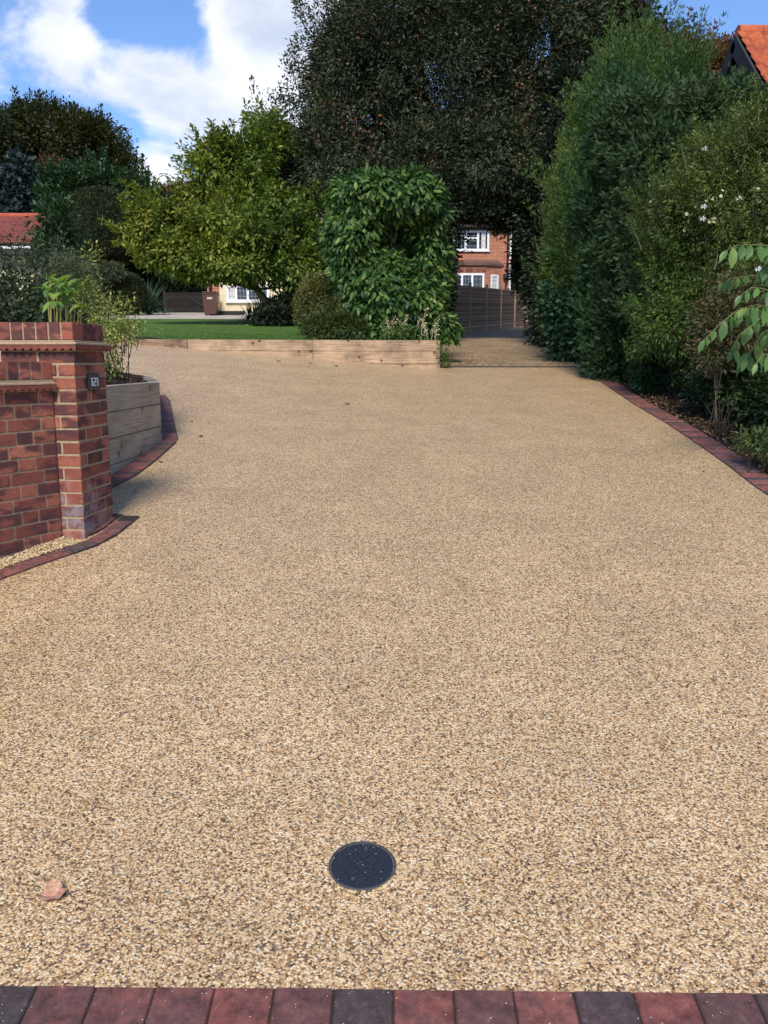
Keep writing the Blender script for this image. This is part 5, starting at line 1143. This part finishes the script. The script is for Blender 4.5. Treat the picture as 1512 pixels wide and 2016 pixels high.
plant('round_leaved_shrub', 'dark round leaved shrub hanging low over the gravel track edge', 'shrub', base_at(1125, 16.0), [BL(1120, 630, 16, 42, 50, .5), BL(1140, 670, 15.8, 36, 36, .45), BL(1090, 590, 16.3, 26, 40, .4), BL(1110, 690, 16.0, 22, 20, .3)], Qr, 'l_round', 420, 8, .10, .10, 54, limbs=6, lr=.02, shell=.15, lump=.25, droop=.5, zmin=gd)
cyb = [BL(1215, 300, 13.5, 50, 90, .8), BL(1200, 420, 13.3, 52, 90, .8), BL(1205, 540, 13.1, 58, 90, .85), BL(1215, 640, 13, 62, 80, .9), BL(1260, 620, 12.8, 40, 110, .8), BL(1250, 480, 13, 48, 100, .8), BL(1235, 215, 13.6, 30, 40, .5), BL(1205, 700, 12.9, 42, 28, .6)]
plant('cypress_tree', 'dense blue green cypress with feathery sprays beside the end of the paver edging', 'tree', base_at(1222, 13.3), cyb, T_frond(5, .42), 'l_cypress', 9500, 9, .055, .095, 55, crown='crown', trunk=(1.5, .12), limbs=8, shell=.2, lump=.25, lumpk=5, up=.2, outw=.8, droop=-.35, zmin=gd, back=.65, shrink=.3, spikes=(240, .5, 7), tuft=(260, .27, (.75, .75, 1.9)))
plant('cypress_tree', 'greyer cypress leaning over the hedge with bare branches below the neighbouring gable', 'tree', base_at(1350, 12.6), [BL(1330, 240, 12.6, 60, 50, .7), BL(1300, 330, 12.4, 70, 60, .8), BL(1390, 245, 12.4, 56, 30, .5), BL(1440, 205, 12.2, 36, 14, .3), BL(1360, 290, 12.3, 50, 40, .6), BL(1300, 430, 12.0, 70, 70, .7), BL(1290, 540, 11.8, 50, 80, .6), BL(1250, 260, 12.7, 45, 55, .6)], T_frond(5, .42), 'l_cypress2', 7200, 8, .055, .09, 56, crown='crown', trunk=(3.4, .12), limbs=12, lr=.03, twigs=60, tmat='twig', shell=.25, lump=.25, lumpk=4, up=.5, outw=.7, droop=-.1, shrink=.1, spikes=(130, .4, 6), tuft=(200, .28, (1.3, 1.2, .7)))
mb = MB(); a = P(1352, 300, 12.0); ct = thing('sawn_stem', 'pale sawn off tree stem showing among the cypress branches', 'trunk', base_at(1352, 12.2)); b = Vector(base_at(1352, 12.2)); mb.tube([b, a + Vector((0, 0, -.3)), P(1352, 258, 12.0)], [.09, .065, .06], 10); mb.build('stem', M['bark'], ct, smooth=True)
plant('hedge_backing', 'dark leaved infill added behind the right hedge to stop light and sky', 'hedge', base_at(1420, 14.6), [BL(1330, 480, 14.8, 80, 190, 1), BL(1430, 420, 14.5, 100, 190, 1.1), BL(1520, 420, 14, 90, 200, 1.1), BL(1400, 640, 14, 140, 90, 1), BL(1560, 620, 13, 120, 120, 1.2), BL(1280, 620, 14.6, 60, 110, .7)], Q, 'l_dark', 4200, 12, .14, .12, 57, limbs=8, lump=.15, zmin=gd, back=.6)  # added infill: dark foliage that keeps light and sky from showing through
plant('privet_shrub', 'light green privet with yellow tips in the middle of the right hedge', 'shrub', base_at(1350, 10.8), [BL(1335, 590, 10.8, 60, 100, .6), BL(1365, 520, 10.8, 55, 70, .6), BL(1310, 650, 10.6, 42, 50, .45), BL(1385, 610, 10.6, 45, 80, .5), BL(1330, 480, 11, 55, 60, .6), BL(1400, 500, 10.8, 50, 50, .5)], LFn, 'l_privet', 5200, 10, .045, .052, 58, limbs=12, lr=.018, twigs=80, shell=.25, lump=.25, lumpk=4, up=.5, zmin=gd, back=.65, shrink=.1, spikes=(200, .35, 7), tuft=(230, .20, (1.4, 1.1, .6)))
cb = [BL(1400, 420, 10.3, 90, 70, .7), BL(1460, 330, 10.2, 70, 80, .7), BL(1345, 430, 10.6, 66, 60, .5), BL(1500, 420, 9.8, 80, 90, .7), BL(1430, 520, 10, 70, 60, .6), BL(1520, 300, 10, 60, 90, .7), BL(1480, 250, 10.3, 34, 40, .4), BL(1400, 330, 10.6, 40, 40, .5), BL(1500, 560, 9.4, 60, 60, .5)]
cl = plant('clematis', 'olive green climber with cream buds and a few white flowers over the right hedge', 'climber', base_at(1440, 10.2), cb, LFn, 'l_clem', 6800, 10, .045, .048, 59, limbs=10, lr=.015, twigs=160, tmat='twig', shell=.25, lump=.2, lumpk=4, up=.5, zmin=gd, back=.65, shrink=.1, spikes=(300, .45, 8), tuft=(260, .22, (.8, .8, 1.4)))
p, dr, nr, sc, c, o = cloud(cb, 150, 2, .03, .045, 60, shell=.03, lump=.2, lumpk=4, inner=0, back=1)
k = np.nonzero(p[:, 2] > P(1400, 490, 10).z)[0][:96]; o2 = o.repeat(2, 0)
for i in k: build_leaves('flower_bud', T_leaf(.75, .1, .3), p[i:i + 1] + o2[i:i + 1] * .03, dr[i:i + 1], nr[i:i + 1], sc[i:i + 1], M['l_flower'], cl)
for (u, v, Y) in ((1387, 293, 9.9), (1385, 407, 9.5), (1454, 391, 9.4), (1492, 530, 8.6), (1383, 431, 9.5)):
    c_ = np.array(P(u, v, Y)); a = np.arange(9) / 9 * 6.283
    build_leaves('flower', T_quad(.30), np.repeat(c_[None], 9, 0), np.stack([np.cos(a), -.3 + 0 * a, np.sin(a) * .5 + .1], -1), np.tile([.1, -.6, .8], (9, 1)), np.full(9, .042), M['l_white'], cl)
plant('drying_shrub', 'browning small leaved shrub with a bare stem in the shade of the right hedge', 'shrub', base_at(1420, 9.0), [BL(1405, 650, 9, 40, 60, .35), BL(1440, 600, 9, 45, 60, .4), BL(1400, 700, 8.9, 30, 26, .25), BL(1470, 640, 8.8, 45, 70, .4)], LF, 'l_brown', 900, 8, .06, .05, 61, limbs=6, lr=.007, tmat='twig', shell=.2, lump=.25, zmin=gd)
# broad leaved overhanging branches
wr = thing('overhanging_branches', 'bright broad leaved branches reaching in from the right edge', 'shrub', base_at(1620, 6.9))
mb = MB(); pos, drs, nrs, scs = [], [], [], []; rr = random.Random(12); b0 = Vector(base_at(1620, 6.9)); b1 = b0 + Vector((-.1, 0, 1.1)); mb.tube([b0 - Vector((0, 0, .1)), b1, b0 + Vector((-.1, 0, 2.2))], [.035, .028, .015], 8)
for (pts, L1) in ((((1600, 520), (1540, 486), (1490, 482), (1450, 483), (1432, 492)), .115), (((1600, 560), (1540, 548), (1480, 542), (1440, 548), (1424, 556)), .09), (((1600, 600), (1540, 580), (1500, 568), (1480, 566), (1460, 580)), .10),
                  (((1600, 560), (1520, 600), (1450, 612), (1415, 640), (1388, 668)), .115), (((1600, 640), (1530, 610), (1490, 600), (1470, 604)), .12), (((1610, 660), (1550, 640), (1500, 655), (1480, 690), (1470, 705)), .12), (((1600, 700), (1540, 690), (1500, 700), (1490, 715)), .10),
                  (((1600, 450), (1560, 470), (1520, 500), (1500, 530)), .10), (((1600, 600), (1560, 620), (1530, 640), (1510, 660)), .11), (((1560, 590), (1500, 625), (1455, 660), (1440, 690)), .10)):
    Yb = 6.9 + rr.uniform(-.3, .3); Pn = [P(u, v, Yb - .25 * i / len(pts)) for i, (u, v) in enumerate(pts)]; Pn = [b1 + Vector((0, 0, rr.uniform(-.2, .9)))] + Pn
    mb.tube(Pn, [.010] + [.006 - .0045 * i / len(pts) for i in range(len(pts))], 6, False)
    for i in range(1, len(Pn) - 1):
        a, b = Pn[i], Pn[i + 1]; n_ = max(3, int((b - a).length / .035))
        for k in range(n_):
            q = a.lerp(b, (k + rr.random() * .5) / n_); ax = (b - a).normalized(); s_ = -1 if k % 2 else 1; side = ax.cross(UP).normalized() * s_
            pos.append(q); drs.append(ax * .45 + side * .55 + Vector((0, 0, -.75)) + Vector((rr.gauss(0, .18), rr.gauss(0, .18), rr.gauss(0, .15)))); nrs.append(Vector((0, -.6, .7)) + side * .4 + Vector((rr.gauss(0, .2),) * 3)); scs.append(L1 * 1.3 * rr.uniform(.55, 1.2))
    pos.append(Pn[-1]); drs.append((Pn[-1] - Pn[-2]).normalized() + Vector((0, 0, -.6))); nrs.append(Vector((0, -.5, .8))); scs.append(L1)
mb.build('stems', plain('green_stem', (.16, .17, .05)), wr, smooth=True)
build_leaves('leaves', T_leaf(.42, .05, .2), np.array([list(q) for q in pos]), np.array([list(q) for q in drs]), np.array([list(q) for q in nrs]), np.array(scs), M['l_walnut'], wr)
# ivy and low growth on the bank
plant('ivy', 'dark ivy and bramble sprawling over the bank at the lower right', 'ground cover', base_at(1430, 8.2), [BL(1400, 765, 9.6, 40, 30, .4), BL(1450, 770, 9.2, 50, 36, .5), BL(1500, 800, 8.8, 50, 56, .5), BL(1560, 800, 8.2, 70, 80, .7), BL(1500, 730, 9.4, 70, 50, .6), BL(1370, 725, 10.6, 44, 30, .4), BL(1300, 735, 11.8, 26, 18, .3)], T_quad(.75), 'l_ivy', 3000, 9, .07, .05, 62, limbs=10, lr=.008, shell=.25, lump=.35, lumpk=4, up=.9, zmin=gd)
plant('low_weeds', 'yellow green weeds at the edge of the bank near the right margin', 'plant', base_at(1500, 6.6), [BL(1490, 868, 6.9, 36, 16, .22), BL(1530, 880, 6.6, 34, 20, .25)], LF, 'l_nandina', 190, 7, .04, .045, 63, limbs=4, lr=.005, shell=.3, lump=.3, up=.8, zmin=gd)
plant('cypress_sprig', 'small drooping cypress sprig over the soil beneath the hedge', 'shrub', base_at(1282, 11.2), [BL(1278, 690, 11.3, 18, 46, .2), BL(1270, 725, 11.2, 14, 26, .15)], FR, 'l_cypress', 260, 7, .06, .11, 64, limbs=4, lr=.008, shell=.2, lump=.2, zmin=gd)

# ---- planting in the raised bed and behind the pillar
def soil_at(u, Y): p = P(u, 700, Y); return (p.x, Y, soilh(p.x, Y))
plant('dark_leaved_shrub', 'dark lobed leaved bush crowding behind the brick pillar at the left edge', 'shrub', soil_at(60, 8.6), [BL(40, 600, 8.6, 70, 50, .45), BL(110, 610, 8.4, 60, 40, .4), BL(-10, 590, 8.8, 50, 40, .4), BL(105, 575, 8.6, 30, 40, .3)], T_quad(.7), 'l_hib', 720, 9, .07, .048, 71, limbs=14, lr=.008, twigs=60, shell=.25, lump=.3, inner=.3, up=.5, zmin=lambda x, y: 1.3 + 0 * x)
plant('wispy_shrub', 'thin upright shrub stems against the cream garage wall', 'shrub', soil_at(40, 9.6), [BL(36, 510, 9.6, 24, 40, .25), BL(80, 520, 9.6, 30, 30, .25), BL(5, 520, 9.6, 20, 50, .25), BL(110, 500, 9.6, 30, 24, .25)], LFn, 'l_hib', 260, 7, .07, .06, 72, limbs=16, lr=.006, twigs=50, shell=.4, lump=.3, inner=.5)
plant('grey_green_shrub', 'fine grey green shrub rising behind the whorled plant', 'shrub', soil_at(150, 9.0), [BL(140, 540, 9, 38, 40, .3), BL(170, 570, 8.9, 34, 45, .3), BL(150, 610, 8.8, 55, 40, .35)], Qn, 'l_pitto', 1100, 9, .05, .036, 73, limbs=12, lr=.006, twigs=70, shell=.25, lump=.3, inner=.35)
plant('euonymus', 'yellow variegated shrub spilling over the planter beside the pillar', 'shrub', soil_at(225, 8.2), [BL(215, 640, 8.1, 42, 40, .35), BL(240, 615, 8.2, 26, 24, .25), BL(215, 700, 8.0, 24, 34, .25), BL(248, 655, 8.0, 28, 16, .2), BL(180, 600, 8.4, 34, 36, .3), BL(184, 520, 8.5, 12, 38, .14), BL(268, 640, 8.1, 14, 8, .1), BL(225, 725, 8.0, 12, 10, .12)], Q, 'l_euon', 460, 8, .045, .036, 74, limbs=14, lr=.005, twigs=60, shell=.3, lump=.35, inner=.4, up=.7, zmin=lambda x, y: 1.36 + 0 * x)
# plant with whorls of long leaves on yellow stems
wh = thing('whorled_plant', 'bright plant with rosettes of long leaves on yellow stems above the pillar cap', 'plant', tuple(soil_at(125, 6.7)))
mb = MB(); pos, drs, nrs, scs = [], [], [], []; rr = random.Random(6)
for (u, v, n_, L1, Y) in ((105, 592, 9, .105, 6.4), (112, 560, 11, .11, 6.5), (135, 565, 10, .10, 6.6), (93, 570, 8, .09, 6.6), (150, 572, 8, .09, 6.7), (165, 560, 8, .085, 6.8), (120, 578, 9, .10, 6.6), (140, 590, 9, .09, 6.6), (155, 600, 8, .09, 6.5), (100, 552, 6, .08, 6.7), (128, 556, 7, .08, 6.7)):
    t = P(u, v, Y); b = Vector(soil_at(118 + (u - 118) * .55, 6.65)); m_ = b.lerp(t, .55) + Vector((rr.uniform(-.02, .02), 0, 0)); mb.tube([b - Vector((0, 0, .4)), m_, t], [.007, .006, .004], 6, False)
    for k in range(n_):
        a = k / n_ * 6.283 + rr.uniform(-.2, .2); d = Vector((math.cos(a), math.sin(a), rr.choice((rr.uniform(-.6, -.1), rr.uniform(.2, 1.3))))); pos.append(t + d * .004); drs.append(d); nrs.append(Vector((0, 0, 1)) + d * -.1); scs.append(L1 * 1.25 * rr.uniform(.8, 1.15))
mb.build('stems', plain('yellow_stem', (.34, .27, .08)), wh, smooth=True)
build_leaves('leaves', T_leaf(.34, .05, .22), np.array([list(q) for q in pos]), np.array([list(q) for q in drs]), np.array([list(q) for q in nrs]), np.array(scs), M['l_rhodo'], wh)
n = 90; x = rng.uniform(-7.5, .5, n); y = wall_y(x) + .2 + rng.uniform(0, 14, n)
o = build_leaves('leaf_litter', T_quad(.7), np.stack([x, y, hl(x, y) + .03], -1), rng.normal(size=(n, 3)) * [1, 1, .3], np.array([0, -.3, 1]) + rng.normal(size=(n, 3)) * .3, rng.uniform(.04, .09, n), M['l_magyellow'], None); o['kind'] = 'stuff'; o['label'] = 'scattered yellow fallen leaves on the lawn'
# grass blades along the front of the lawn
n = 26000; x = rng.uniform(-8, .9, n); y = wall_y(x) + .1 + rng.exponential(2.4, n); z = hl(x, y)
M['blade'] = LM('grass_blade', [(.03, .085, .014), (.055, .13, .02), (.10, .18, .035)], trans=.2, big=.8)
o = build_leaves('grass', T_quad(.14), np.stack([x, y, z], -1), rng.normal(size=(n, 3)) * .45 + [0, 0, 1], rng.normal(size=(n, 3)), rng.uniform(.02, .045, n), M['blade'], None); o['kind'] = 'stuff'; o['label'] = 'short grass blades of the lawn'
